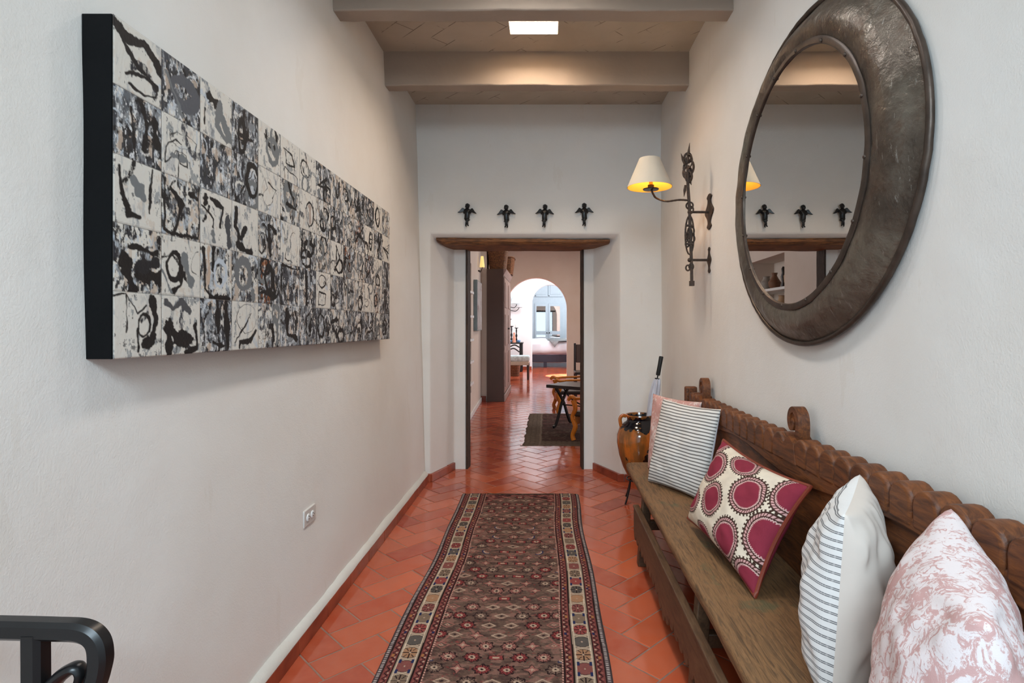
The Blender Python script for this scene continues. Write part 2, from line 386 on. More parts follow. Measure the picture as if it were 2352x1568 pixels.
# ceiling with skylight openings
bm = B(); box(bm, -1.4, 1.3, YB, 4.9, CZ, CZ+0.14)
ce = tag(obj('ceiling', bm, M['ceil'], smooth=False), 'washed brick ceiling between the beams', kind='structure')
cut(ce, [box(B(), -0.235, 0.07, y-0.155, y+0.155, CZ-0.1, CZ+0.3) for y in (3.5, 2.45, 1.4)])
def beam(name, y0, y1, lab):
    bm = B(); n = 40; Z0 = 2.985
    for i in range(n+1):
        x = -1.16+2.18*i/n
        def e(k): return 0.006*mn.noise(Vector((x*3, k, y0)))+0.003*mn.noise(Vector((x*11, k, y0)))
        bm.verts.new((x, y0+e(1), Z0+e(2))); bm.verts.new((x, y1+e(3), Z0+e(4))); bm.verts.new((x, y1, CZ+0.01)); bm.verts.new((x, y0+e(5)*0.5, CZ+0.01))
    bm.verts.ensure_lookup_table(); V = bm.verts
    for i in range(n):
        for k in range(4): bm.faces.new((V[4*i+k], V[4*i+(k+1) % 4], V[4*i+4+(k+1) % 4], V[4*i+4+k]))
    bm.faces.new([V[k] for k in range(4)]); bm.faces.new([V[4*n+k] for k in range(4)][::-1])
    return tag(obj(name, bm, M['beam'], bevel=0.008, seg=2), lab, kind='structure')
beam('trim_1', 3.89, 4.00, 'grey painted ceiling beam nearest the doorway')
beam('trim_2', 2.957, 3.075, 'grey painted ceiling beam nearest the viewer at the top edge')
beam('trim_3', 2.02, 2.135, 'grey painted ceiling beam overhead')
# floor: grout slab + herringbone terracotta tiles (one mesh, tile colour per tile)
bm = B(); cl = bm.loops.layers.color.new('Col') if False else None
W_ = 0.15; u0, v0 = 1.069, 2.2614; s2 = math.sqrt(2)
verts = []; faces = []; cols = []; mats = []
def inside(x, y):
    if y < 5.33: return -1.15 < x < 1.1 and y > 0.4
    return -1.9 < x < 1.4 and y < 20.2
rng = np.random.default_rng(3)
pal = [(178, 78, 46), (186, 88, 54), (168, 72, 44), (188, 92, 60), (158, 64, 42), (180, 84, 54)]
for j in range(-30, 110):
    for i in range(-100, 140):
        k = (i-j) % 4
        if k == 0: r = (i, i+2, j, j+1)
        elif k == 3: r = (i, i+1, j, j+2)
        else: continue
        uc, vc = u0+(r[0]+r[1])/2*W_, v0+(r[2]+r[3])/2*W_
        if not inside((uc-vc)/s2, (uc+vc)/s2): continue
        g = 0.0028; b2 = 0.0035; h = rng.uniform(-0.0005, 0.0005)
        a0, a1, q0, q1 = u0+r[0]*W_+g, u0+r[1]*W_-g, v0+r[2]*W_+g, v0+r[3]*W_-g
        base = len(verts); tx, ty = rng.uniform(-0.0006, 0.0006, 2)
        for (dd, zz) in ((0, -0.004), (b2*0.4, -0.0012), (b2, 0.0)):
            for (U, Vv) in ((a0+dd, q0+dd), (a1-dd, q0+dd), (a1-dd, q1-dd), (a0+dd, q1-dd)):
                verts.append(((U-Vv)/s2, (U+Vv)/s2, zz+h+((U-uc)*tx+(Vv-vc)*ty)*4))
        for lv in (0, 4):
            for e in range(4): faces.append((base+lv+e, base+lv+(e+1) % 4, base+lv+4+(e+1) % 4, base+lv+4+e))
        faces.append((base+8, base+9, base+10, base+11))
        c = L3(pal[rng.integers(len(pal))])*rng.uniform(0.9, 1.08); cols += [c]*12
me = bpy.data.meshes.new('floor'); me.from_pydata(verts, [], faces); me.update()
ca = me.color_attributes.new('Col', 'FLOAT_COLOR', 'POINT'); c4 = np.ones((len(verts), 4), np.float32); c4[:, :3] = np.array(cols); ca.data.foreach_set('color', c4.reshape(-1))
me.materials.append(M['tile']); me.materials.append(M['tile_edge']); me.polygons.foreach_set('material_index', [0 if k % 9 == 8 else 1 for k in range(len(faces))]); fl = bpy.data.objects.new('floor', me); link(fl); tag(fl, 'polished terracotta tiles laid in herringbone', kind='structure')
bm = B(); box(bm, -2.6, 3.6, YB-0.6, 20.6, -0.08, -0.0022); tag(obj('floor', bm, M['grout'], smooth=False), 'grout bed of the tiled floor', kind='structure')
# baseboards
def base_run(name, pts, h, th, side, lab, mat=None):
    bm = B()
    for (a, b) in zip(pts, pts[1:]):
        a, b = Vector((*a, 0)), Vector((*b, 0)); d = b-a; L = d.length; d.normalize(); nrm = Vector((-d.y, d.x, 0))*side
        s = 0
        while s < L-0.01:
            e = min(s+0.30, L); p, q = a+d*(s+0.002), a+d*(e-0.002)
            c_ = [p, q, q+nrm*th, p+nrm*th]; hh = h+random.uniform(-0.002, 0.002)
            lo_ = [bm.verts.new(x) for x in c_]; hi_ = [bm.verts.new(x+Vector((0, 0, hh))) for x in c_]
            bm.faces.new(lo_[::-1]); bm.faces.new(hi_)
            for k in range(4): bm.faces.new((lo_[k], lo_[(k+1) % 4], hi_[(k+1) % 4], hi_[k]))
            s = e
    return tag(obj(name, bm, mat or M['base'], bevel=0.003), lab, kind='structure')
base_run('baseboard_left', [(-1.005, YB), (-1.005, 4.80)], 0.066, 0.03, 1, 'terracotta baseboard along the left wall')
base_run('baseboard_end', [(-1.03, 4.805), (-0.985, 4.805)], 0.066, 0.03, 1, 'short terracotta baseboard at the left pier')
base_run('baseboard_end', [(-0.975, 4.815), (-0.842, 5.22)], 0.066, 0.03, 1, 'terracotta baseboard along the left recess side')
base_run('baseboard_end', [(0.612, 4.81), (0.42, 5.22)], 0.066, 0.03, -1, 'terracotta baseboard along the right recess side')
base_run('baseboard_end', [(0.96, 4.812), (0.60, 4.812)], 0.066, 0.02, -1, 'terracotta baseboard behind the glazed jar')
base_run('baseboard_right', [(0.955, YB), (0.955, 4.81)], 0.066, 0.03, -1, 'terracotta baseboard behind the bench')
bm = B(); n = 120; prev = None
for i in range(n+1):
    y = 0.3+(4.80-0.3)*i/n; e = 0.006*mn.noise(Vector((y*4, 0, 0)))+0.004*mn.noise(Vector((y*14, 3, 0)))
    r_ = [bm.verts.new(p) for p in ((-1.10, y, 0.05), (-1.006+e*0.3, y, 0.0655), (-1.008+e*0.5, y, 0.074+e*0.4), (-1.024, y, 0.094+e), (-1.10, y, 0.108+e))]
    if prev:
        for k in range(4): bm.faces.new((prev[k], r_[k], r_[k+1], prev[k+1]))
    prev = r_
tag(obj('trim_4', bm, M['lip'], angle=80), 'rough white plaster lip above the left baseboard', kind='structure')

# inner (dining) room
def sbox(name, a, mat, lab=None, bevel=0):
    return tag(obj(name, box(B(), *a), mat, bevel=bevel), lab, kind='structure')
nl = tag(obj('wall_inner_left', prism(B(), [(-1.60, 5.33), (-1.0, 5.33), (-1.145, 9.80), (-1.60, 9.80)], 'z', -0.02, 3.4), M['plaster_in'], smooth=False), 'pale wall of the dining room with shelf niche', kind='structure')
cut(nl, [box(B(), -1.45, -0.95, 6.86, 8.17, 0.35, 2.21)])
nl.data.polygons.foreach_set('use_smooth', [False]*len(nl.data.polygons))
sbox('wall_inner_corner', (-1.6, -1.04, 9.80, 13.1, -0.02, 3.4), M['plaster_in'])
sbox('wall_inner_right', (3.1, 3.3, 5.33, 13.1, -0.02, 3.4), M['plaster_in'])
sbox('wall_inner_near', (1.30, 3.3, 5.20, 5.33, -0.02, 3.4), M['plaster_in'])
sbox('wall_inner_near', (-1.6, -1.42, 5.20, 5.33, -0.02, 3.4), M['plaster_in'])
sbox('ceiling_inner', (-1.9, 3.3, 5.33, 13.3, 3.16, 3.3), M['plaster_in'])
for k, x in enumerate((-0.53, 0.32, 1.2, 2.1)):
    sbox('trim_%d' % (5+k), (x-0.06, x+0.06, 5.34, 13.1, 3.01, 3.17), M['plaster_white'], None, 0.01)
def arch_wall(name, x0, x1, y0, y1, ztop, cx, r, zs, mat, lab):
    bm = B(); box(bm, x0, x1, y0, y1, -0.02, ztop); o = tag(obj(name, bm, mat, smooth=False), lab, kind='structure')
    c_ = B(); pts = [(cx-r, -0.1), (cx+r, -0.1)]+[(cx+r*math.cos(a), zs+r*math.sin(a)) for a in np.linspace(0, PI, 33)]
    prism(c_, pts, 'y', y0-0.1, y1+0.1); cut(o, [c_])
    b_ = o.modifiers.new('b', 'BEVEL'); b_.width = 0.03; b_.segments = 3; b_.limit_method = 'ANGLE'; b_.angle_limit = math.radians(40)
    return o
arch_wall('wall_arch', -1.9, 3.3, 13.1, 13.35, 3.4, -0.245, 0.71, 1.69, M['plaster_in'], 'wall with the nearer arched opening')
arch_wall('wall_arch', -2.2, 1.7, 16.5, 16.75, 3.6, 0.105, 0.535, 1.935, M['plaster_white'], 'bright white wall with the farther arched opening')
sbox('wall_middle_left', (-2.3, -2.1, 13.35, 16.5, -0.02, 3.6), M['plaster_white'])
sbox('wall_middle_right', (1.6, 1.8, 13.35, 16.5, -0.02, 3.6), M['plaster_white'])
sbox('ceiling_middle', (-2.3, 1.8, 13.3, 16.8, 3.5, 3.6), M['plaster_white'])
sbox('wall_bedroom_left', (-2.3, -2.1, 16.75, 20.4, -0.02, 3.6), M['plaster_white'])
sbox('wall_bedroom_right', (2.1, 2.3, 16.75, 20.4, -0.02, 3.6), M['plaster_white'])
sbox('wall_bedroom_back', (-2.3, 2.3, 20.4, 20.6, -0.02, 3.6), M['plaster_white'])
sbox('ceiling_bedroom', (-2.3, 2.3, 16.75, 20.6, 3.55, 3.65), M['plaster_white'])
base_run('baseboard_inner', [(-1.0, 5.34), (-1.144, 9.78)], 0.07, 0.02, -1, 'white baseboard of the dining room', M['white'])
base_run('baseboard_inner', [(-1.14, 9.80), (-1.05, 9.80)], 0.09, 0.02, -1, None)
base_run('baseboard_arch', [(-2.1, 16.5), (-0.44, 16.5)], 0.09, 0.02, -1, None)

# ================================================================== THINGS OF THE CORRIDOR
# --- lintel and door posts
bm = B(); n = 60
for i in range(n+1):
    x = -0.955+1.50*i/n; s_ = i/n
    top = 2.090-0.020*s_+0.006*mn.noise(Vector((x*5, 1, 0))); bot = 2.029+0.012*(1-s_)**4*0+0.006*mn.noise(Vector((x*4, 2, 0)))
    if s_ < 0.05: top -= 0.0; bot += 0.03*(1-s_/0.05)**2
    if s_ > 0.88: bot += 0.020*((s_-0.88)/0.12)
    yf = 4.885+0.012*mn.noise(Vector((x*3, 5, 0))); zm = (top+bot)/2-0.002
    for p in ((yf, top), (yf-0.004, zm+0.006*mn.noise(Vector((x*6, 9, 0)))), (yf+0.02, bot+0.003), (yf+0.05, bot), (5.34, bot), (5.34, top+0.04)):
        bm.verts.new((x, p[0], p[1]))
bm.verts.ensure_lookup_table(); V = bm.verts
for i in range(n):
    for k in range(6): bm.faces.new((V[6*i+k], V[6*i+(k+1) % 6], V[6*i+6+(k+1) % 6], V[6*i+6+k]))
bm.faces.new([V[k] for k in range(6)]); bm.faces.new([V[6*n+k] for k in range(6)][::-1])
tag(obj('wooden_lintel', bm, M['lintel'], angle=30), 'rough dark wooden lintel beam spanning the top of the doorway', 'lintel')
df = empty('door_frame', (-0.2, 5.29, 0)); tag(df, 'thin dark weathered timber posts lining both sides of the doorway', 'door frame')
for s, x in ((1, -0.745), (-1, 0.337)):
    bm = B(); n = 50
    for i in range(n+1):
        z_ = 2.03*i/n; e = 0.004*mn.noise(Vector((x*9, z_*7, 1)))+0.003*mn.noise(Vector((x*9, z_*25, 4)))
        a = [(x-0.004*s, 5.228), (x+s*(0.012+e), 5.232+e), (x+s*(0.022+e*0.4), 5.36), (x-0.004*s, 5.36)]
        for p in a: bm.verts.new((p[0]+0.2, p[1]-5.29, z_))
    bm.verts.ensure_lookup_table(); V = bm.verts
    for i in range(n):
        for k in range(4): bm.faces.new((V[4*i+k], V[4*i+(k+1) % 4], V[4*i+4+(k+1) % 4], V[4*i+4+k]))
    bm.faces.new([V[k] for k in range(4)]); bm.faces.new([V[4*n+k] for k in range(4)][::-1])
    obj('post', bm, M['jamb'], df, angle=30)

# --- tiled painting on the left wall
NC, NR, CH, CW = 14, 5, 86, 80
def paint_cell(c, r, rng, mode, strokes):
    h, w_ = CH, CW; img = np.zeros((h, w_, 3)); img[:] = L3((222, 217, 207))
    Y, X = np.mgrid[0:h, 0:w_]; X = X/w_; Y = Y/h
    wx = (fbm(h, w_, 20, 20, rng, 3)-0.5)*0.10; wy = (fbm(h, w_, 20, 20, rng, 3)-0.5)*0.10
    rag = fbm(h, w_, 4, 4, rng, 2)
    f1 = fbm(h, w_, 34 if mode != 'h' else 10, 11 if mode != 'h' else 34, rng); f2 = fbm(h, w_, 19, 10, rng); f3 = fbm(h, w_, 9, 3.2, rng)
    scrub = []
    if mode:
        for q in range({'m': 11, 'l': 3}.get(mode, 17)):
            x0, y0 = rng.random(2); a0 = rng.uniform(0, 6.3); rr0 = rng.uniform(.12, .4)
            pts = [(x0+rr0*math.cos(a0+k*.35)*.8, y0+rr0*math.sin(a0+k*.35)) for k in range(int(rng.integers(3, 9)))]
            scrub.append(([(24, 22, 24), (70, 72, 78), (128, 132, 136), (196, 202, 208), (222, 218, 210), (24, 22, 24), (44, 44, 50)][rng.integers(7)], rng.uniform(.02, .07), pts))
    if mode in 'dvh':
        lay(img, (f2 > 0.42)*0.9, (120, 124, 128)); lay(img, (f3 > 0.52)*0.85, (186, 194, 202))
        lay(img, ((f1+0.5*f3) > 0.78)*0.95, (24, 22, 24)); lay(img, ((f2*0.6+f3*0.6) > 0.68)*0.8, (60, 62, 68)); lay(img, (f3 < 0.34)*0.9, (228, 228, 228))
        lay(img, ((f2 < 0.36) & (f1 > 0.45))*0.8, (196, 176, 158))
    elif mode == 'm':
        lay(img, (f2 > 0.52)*0.9, (128, 132, 136)); lay(img, ((f2 > 0.5) & (f3 > 0.52))*0.9, (40, 40, 44)); lay(img, (f3 > 0.64)*0.9, (28, 26, 28))
        lay(img, (f1 < 0.40)*0.8, (206, 188, 170)); lay(img, (f3 < 0.36)*0.7, (186, 196, 206))
    else:
        lay(img, (f2 > 0.68)*0.8, (140, 144, 146)); lay(img, (f2 < 0.30)*0.6, (212, 196, 180)); lay(img, ((f3 > 0.66) & (f2 > 0.55))*0.8, (70, 70, 72)); lay(img, np.clip((f1-0.58)*8, 0, 1)*(f3 > 0.45)*0.55, (160, 164, 168))
    if (c, r) in ((4, 3), (9, 2), (10, 1), (11, 2), (12, 3)):
        lay(img, ((f1 > 0.5) & (f3 > 0.5) & (X > 0.1) & (X < 0.6))*0.8, (150, 84, 36))
    for (colr, wd, pts) in scrub:
        d, tt = seg_dist(X+wx, Y+wy, pts); lay(img, np.clip((wd*(.5+rag)-d)/0.015, 0, 1)*(0.45+0.55*(f3 > 0.46)), colr)
    for (colr, wd, pts) in strokes:
        d, tt = seg_dist(X+wx, Y+wy, pts)
        ww = 1.25*wd*(0.85+0.25*np.sin(tt*7+c+r*2))*(0.60+0.45*rag)
        lay(img, (ww-d)/0.012, colr)
    e = min(1, 1)
    edge = np.minimum(np.minimum(X, 1-X), np.minimum(Y, 1-Y)); lay(img, (edge < 0.007)*0.75, (70, 60, 52))
    return img
K_ = (22, 19, 20); G_ = (118, 121, 122)
def arc(cx, cy, rx, ry, a0, a1, n=12): return [(cx+rx*math.cos(a), cy+ry*math.sin(a)) for a in np.linspace(a0, a1, n)]
known = {
 (0, 0): ('l', [(K_, .10, [(.0, .12), (.3, .2), (.6, .12), (1, .42)]), (K_, .05, [(.2, .3), (.4, .5), (.75, .62), (.9, .7)]), (K_, .035, arc(.55, .78, .34, .15, -2.8, 2.4))]),
 (0, 1): ('d', [(K_, .06, [(.55, .05), (.68, .4), (.62, .75)]), (K_, .09, [(.85, .3), (.9, .6)]), (K_, .03, [(.35, .2), (.42, .8)])]),
 (0, 2): ('l', [(K_, .055, [(.12, .15), (.14, .5), (.3, .85), (.52, .85)]), (K_, .04, [(.78, .05), (.74, .75)]), (G_, .12, [(.4, .3), (.6, .5)])]),
 (0, 3): ('m', [(K_, .12, [(.2, .5), (.35, .95)]), (K_, .13, [(.5, .7), (.95, .75)]), (K_, .05, [(.3, .3), (.9, .35)]), ((30, 30, 34), .12, [(.5, .6), (.85, .5)])]),
 (0, 4): ('l', [(K_, .022, [(.0, .1), (.25, .02), (.45, .33), (.65, .2)]), (K_, .02, [(.26, .05), (.24, .6)]), (K_, .085, [(.8, .1), (.86, .4), (.78, .75), (.62, .78)]), (K_, .03, arc(.6, .5, .13, .18, 0, 6.2)), (K_, .03, [(.47, .55), (.5, .9)])]),
 (1, 0): ('v', [((88, 90, 96), .12, arc(.55, .5, .3, .22, 0, 6.2)), (G_, .04, [(.1, .3), (.5, .9)])]),
 (1, 1): ('l', [(K_, .014, arc(.45, .35, .25, .12, 0, 5)), (K_, .022, [(.1, .8), (.1, .55), (.35, .35), (.5, .4)]), (K_, .022, [(.1, .82), (.35, .55), (.6, .55), (.62, .75), (.45, .72), (.4, .55)]), (G_, .06, [(.25, .65), (.6, .62)]), (K_, .018, [(.62, .2), (.9, .25), (.85, .5)]), (K_, .02, [(.42, .6), (.4, .98)])]),
 (1, 2): ('m', [(K_, .035, [(.05, .05), (.05, .93), (.95, .95), (.95, .05)]), (K_, .06, [(.2, .2), (.5, .4), (.3, .9)]), (K_, .07, [(.7, .2), (.9, .25)])]),
 (1, 3): ('l', [(K_, .055, arc(.3, .5, .17, .22, 0, 6.2)), (K_, .055, [(.47, .5), (.46, .8), (.3, .93)]), (G_, .09, [(.55, .35), (.75, .75)]), (G_, .03, [(.0, .6), (.25, .95)]), (K_, .014, arc(.95, .4, .2, .22, 2, 4.6))]),
 (1, 4): ('l', [(K_, .13, [(.2, .5), (.35, .7), (.7, .75)]), (K_, .10, [(.15, .55), (.17, .95)]), (K_, .06, [(.85, .5), (.9, .9), (.6, .95)]), ((80, 80, 82), .07, [(.1, .1), (.3, .2), (.5, .08), (.7, .25)])]),
 (2, 0): ('l', [(K_, .10, [(.3, .25), (.5, .3)]), (G_, .10, [(.6, .3), (.5, .7), (.8, .9), (.9, .8), (.62, .45)]), (K_, .03, [(.15, .5), (.1, .8)])]),
 (2, 1): ('v', []), (2, 2): ('l', [(K_, .07, [(.15, .12), (.16, .25)]), (K_, .05, [(.3, .15), (.68, .2), (.6, .6)]), (K_, .03, [(.05, .3), (.4, .5), (.35, .65)]), ((70, 72, 76), .11, [(.85, .4), (.9, .9)]), (G_, .07, [(.35, .75), (.4, .9)])]),
 (2, 3): ('m', [(K_, .07, [(.4, .0), (.38, .45)]), ((196, 172, 152), .05, [(.25, .05), (.25, .7)]), (K_, .05, [(.1, .1), (.15, .8), (.35, .95), (.9, .97)]), ((196, 204, 212), .05, arc(.6, .5, .2, .25, 0, 6.2))]),
 (2, 4): ('v', [(K_, .08, [(.5, .0), (.55, .6)]), (K_, .09, [(.8, .0), (.85, .9)]), (K_, .05, [(.4, .8), (.7, .9)])]),
 (3, 2): ('l', [(K_, .07, [(.15, .15), (.12, .5), (.3, .72), (.5, .5)]), (K_, .09, [(.2, .85), (.7, .95)])]),
 (3, 3): ('m', [((112, 114, 116), .10, arc(.42, .45, .26, .3, 0, 6.2)), (G_, .10, [(.75, .8), (.8, .9)])]),
 (3, 4): ('l', [(K_, .014, arc(.55, .35, .38, .3, 0, 6.2)), (K_, .03, [(.7, .25), (.3, .65), (.1, .85)]), (K_, .06, [(.9, .6), (.7, .8), (.3, .85), (.25, .95)])]),
 (4, 1): ('l', [(K_, .012, [(.1, .1), (.4, .4), (.1, .7), (.5, .9)]), (K_, .02, [(.4, .3), (.8, .35), (.6, .6)]), (K_, .012, arc(.4, .5, .25, .3, 0, 6))]),
 (5, 0): ('l', [(K_, .035, [(.15, .25), (.6, .3), (.7, .55), (.3, .6), (.2, .25)]), (K_, .02, [(.2, .95), (.2, .7), (.85, .8), (.85, 1)])]),
 (5, 2): ('l', [(K_, .02, [(.1, .1), (.3, .5), (.2, .9), (.6, .95)]), (K_, .014, arc(.7, .5, .2, .3, 0, 5))]),
 (6, 1): ('l', [(K_, .035, arc(.6, .55, .22, .32, 0, 6.2)), ((176, 158, 146), .08, [(.6, .35), (.62, .75)])]),
 (7, 3): ('l', [(K_, .03, arc(.4, .25, .25, .17, 0, 6)), (K_, .03, [(.2, .55), (.65, .6), (.6, .9), (.15, .92), (.2, .55)])]),
 (6, 3): ('v', [(K_, .08, [(.4, .1), (.4, .9)])]), (5, 3): ('d', [(K_, .04, [(.05, 1), (.05, .06), (.9, .1)])]), (5, 4): ('v', [(K_, .08, [(.3, .1), (.35, .7), (.8, .8)])]),
}
img = np.zeros((NR*CH, NC*CW, 3)); rr = np.random.default_rng(11)
for c in range(NC):
    for r in range(NR):
        if (c, r) in known: mode, st = known[(c, r)]
        else:
            mode = ['d', 'm', 'v', 'm', 'v'][rr.integers(5)] if (c+r) % 2 else ['l', 'm', 'm', 'd', 'l'][rr.integers(5)]
            st = []
            for q in range(rr.integers(3, 7)):
                p0 = rr.random(2)*0.7+0.15
                if rr.random() < 0.5: pts = arc(p0[0], p0[1], rr.uniform(.12, .3), rr.uniform(.15, .35), rr.uniform(0, 6), rr.uniform(7, 11))
                else: pts = [tuple(p0), tuple(rr.random(2)*.9+.05), tuple(rr.random(2)*.9+.05)]
                st.append((K_ if rr.random() < .75 else G_, rr.choice([.015, .025, .05, .07]), pts))
        img[r*CH:(r+1)*CH, c*CW:(c+1)*CW] = paint_cell(c, r, rr, mode, st)
ART0, ART1, AX, AZT0, AZT1, AZB0, AZB1 = 1.320, 3.64, -1.011, 2.072, 2.056, 1.266, 1.249
t_art = empty('tiled_painting', (-1.04, 2.48, 1.66)); tag(t_art, 'long black, white and grey abstract painting of square tiles on the left wall', 'painting')
h, w_ = img.shape[:2]; uu = np.linspace(0, 1, w_)[None]; vv = np.linspace(0, 1, h)[:, None]
P = np.zeros((h, w_, 3)); P[..., 0] = AX+1.04; P[..., 1] = ART0+(ART1-ART0)*uu-2.48+0*vv
P[..., 2] = (AZT0+(AZT1-AZT0)*uu)*(1-vv)+(AZB0+(AZB1-AZB0)*uu)*vv-1.66
cellx = np.abs(((uu*NC) % 1)-0.5)*2; celly = np.abs(((vv*NR) % 1)-0.5)*2
P[..., 0] -= np.clip((np.maximum(cellx, celly)-0.975)/0.025, 0, 1)*0.0015
grid_mesh('painted_tiles', P, img*0.88, vcol_mat('acrylic_paint', 0.55, 0.5, 120, 0.4), t_art)
bm = B(); q = []
for (y, zb, zt) in ((ART0, AZB0, AZT0), (ART1, AZB1, AZT1)):
    for x in (-1.085, AX-0.004): q += [bm.verts.new((x+1.04, y-2.48, zb-1.66)), bm.verts.new((x+1.04, y-2.48, zt-1.66))]
for f in ((0, 1, 3, 2), (4, 6, 7, 5), (0, 4, 5, 1), (2, 3, 7, 6), (1, 5, 7, 3), (0, 2, 6, 4)): bm.faces.new([q[i] for i in f])
obj('panel_frame', bm, plain('black_panel_edge', (12, 12, 13), 0.75, var=0.2, scale=4, spec=0.12), t_art, bevel=0.001)['label'] = 'matt black panel edge'

# --- outlet
t_o = empty('electrical_outlet', (-1.056, 2.50, 0.50)); tag(t_o, 'white plastic electrical outlet low on the left wall', 'outlet')
ox = 0.011
obj('plate', box(B(), -0.012, ox, -0.060, 0.060, -0.037, 0.037), plain('ivory_plastic', (204, 198, 192), 0.4, var=0.02, bump=0.02), t_o, bevel=0.004, seg=3)
for dy in (-0.022, 0.022):
    bm = B(); lathe(bm, [(0.0165, 0), (0.0165, 0.003), (0.014, 0.004), (0, 0.004)], n=24)
    for v_ in bm.verts: v_.co = Vector((v_.co.z+ox, v_.co.x+dy, v_.co.y))
    s_ = obj('socket', bm, M['white'], t_o)
    bm = B()
    for dz, hh in ((-0.006, 0.004), (0.006, 0.004)): box(bm, ox+0.004, ox+0.0047, dy-0.004, dy+0.004, dz-0.0015, dz+0.0015)
    box(bm, ox+0.004, ox+0.0047, dy+0.007, dy+0.011, -0.002, 0.002)
    obj('slot', bm, plain('slot_black', (22, 20, 20), 0.6), s_)

# --- runner rug
def rug_colors(w_, h, W, H, seed, ends=True):
    rng = np.random.default_rng(seed); Y, X = np.mgrid[0:h, 0:w_]; X = X/(w_-1)*W; Y = Y/(h-1)*H      # Y from far end
    img = np.zeros((h, w_, 3)); img[:] = L3((92, 70, 60)); f = fbm(h, w_, 60, 60, rng); g = fbm(h, w_, 3, 8, rng)
    lay(img, (f-0.4)*1.6, (104, 84, 72)); lay(img, (g > 0.56)*0.35, (66, 48, 42))
    Xs = np.abs(X-W/2)                                     # mirrored about the middle
    PK, RD, CR, DK, NV, GD, BG = (142, 92, 82), (126, 54, 52), (164, 138, 118), (38, 24, 24), (34, 40, 72), (150, 100, 62), (112, 88, 76)
    wy = (fbm(h, w_, 14, 14, rng)-0.5)*0.012; wx = (fbm(h, w_, 14, 14, rng)-0.5)*0.012
    Xd, Yd = Xs+wx, Y+wy
    fw = W*0.285
    # diagonal lattice
    per = 0.30; a = np.abs((((Xd+Yd*0.62) % per)-per/2)); b = np.abs((((Xd-Yd*0.62) % per)-per/2))
    lay(img, ((np.minimum(a, b) < 0.006) & (f > 0.47))*0.75, PK)
    fl2 = fbm(h, w_, 5, 14, rng, 3); lay(img, (fl2 > 0.58)*0.55, (136, 98, 86)); lay(img, (fl2 < 0.38)*0.5, (58, 40, 38)); fl3 = fbm(h, w_, 3, 5, rng, 2); lay(img, (fl3 > 0.78)*0.7, RD)
    py = 0.080; ny = int(H/py)+2
    for j in range(ny):
        yc = 0.10+j*py; xs = [0.0, 0.095, 0.19, 0.255] if j % 2 == 0 else [0.048, 0.143, 0.235]
        for i, xc in enumerate(xs):
            k = (j*7+i*3+int(rng.integers(3))) % 7
            dx, dy = np.abs(Xd-xc)*0.86, np.abs(Yd-yc)*0.92
            sel = (dy < 0.055) & (dx < 0.055)
            an = np.arctan2(Yd-yc, Xd-xc); ra = np.hypot(dx, dy)
            if k in (0, 3):            # rosette
                R_ = 0.030*(1+0.13*np.cos(an*8)); lay(img, (sel & (ra < R_))*1.0, DK); lay(img, (sel & (ra < R_-0.005))*1.0, [RD, PK, GD if j % 4 == 1 else BG][(i+j) % 3])
                lay(img, (sel & (np.abs(np.sin(an*4)) < 0.35) & (ra < R_-0.005))*1.0, DK); lay(img, (sel & (ra < 0.012))*1.0, CR); lay(img, (sel & (ra < 0.005))*1.0, DK)
            elif k == 1:               # diamond
                m = dx*0.7+dy; lay(img, (sel & (m < 0.022)), CR); lay(img, (sel & (m < 0.015)), BG); lay(img, (sel & (m < 0.006)), DK)
            elif k == 2:               # boxed bar
                m = np.maximum(dx*0.8, dy*1.6); lay(img, (sel & (m < 0.022)), DK); lay(img, (sel & (m < 0.018)), RD); lay(img, (sel & (m < 0.009)), CR)
            elif k == 4:               # leaf
                q_ = np.abs(ra-0.030); lay(img, (sel & (q_ < 0.0045) & (an > -0.5) & (an < 1.9)), NV); lay(img, (sel & (np.abs(ra-0.024) < 0.004) & (an > -0.3) & (an < 1.7)), CR)
                lay(img, (sel & (np.abs(ra-0.014) < 0.003) & (an > -0.5) & (an < 1.9)), PK)
            elif k == 5:               # star
                m = np.minimum(dx, dy)*2.2+np.maximum(dx, dy); lay(img, (sel & (m < 0.034)), DK); lay(img, (sel & (m < 0.028)), PK); lay(img, (sel & (m < 0.012)), CR)
            else:
                m = dx+dy*1.4; lay(img, (sel & (np.abs(m-0.03) < 0.004)), PK); lay(img, (sel & (m < 0.012)), CR); lay(img, (sel & (m < 0.006)), RD)
    if ends:
        # pointed head of the field
        ap = 0.05+Xs*0.56
        m = (Y < ap) & (Y > 0.03); lay(img, m*1.0, (96, 50, 46)); n2 = fbm(h, w_, 5, 9, rng, 2)
        lay(img, (m & (n2 > 0.60))*0.9, PK); lay(img, (m & (n2 < 0.36))*0.9, (44, 32, 30)); lay(img, (np.abs(Y-ap) < 0.006)*0.9, PK)
        lay(img, (Y < 0.03)*1.0, (60, 52, 44)); lay(img, ((Y < 0.03) & (n2 > 0.55))*0.7, (104, 88, 74)); 
    # side borders
    e = (W/2-Xs)/W+0.0012*np.sin(Y*9)                       # 0 at the edge
    def band(a_, b_, c_, mm=1.0): lay(img, ((e >= a_) & (e < b_))*mm, c_)
    band(0, 0.212, (112, 58, 54))
    band(0.0, 0.010, (70, 62, 62)); band(0.010, 0.026, (86, 70, 70)); lay(img, ((e > 0.012) & (e < 0.024) & ((Y % 0.014) < 0.006)), (170, 158, 150))
    band(0.026, 0.034, (40, 26, 24))
    tri = np.abs(((Y+0.004*np.sin(Y*40)) % 0.034)/0.034-0.5)*2
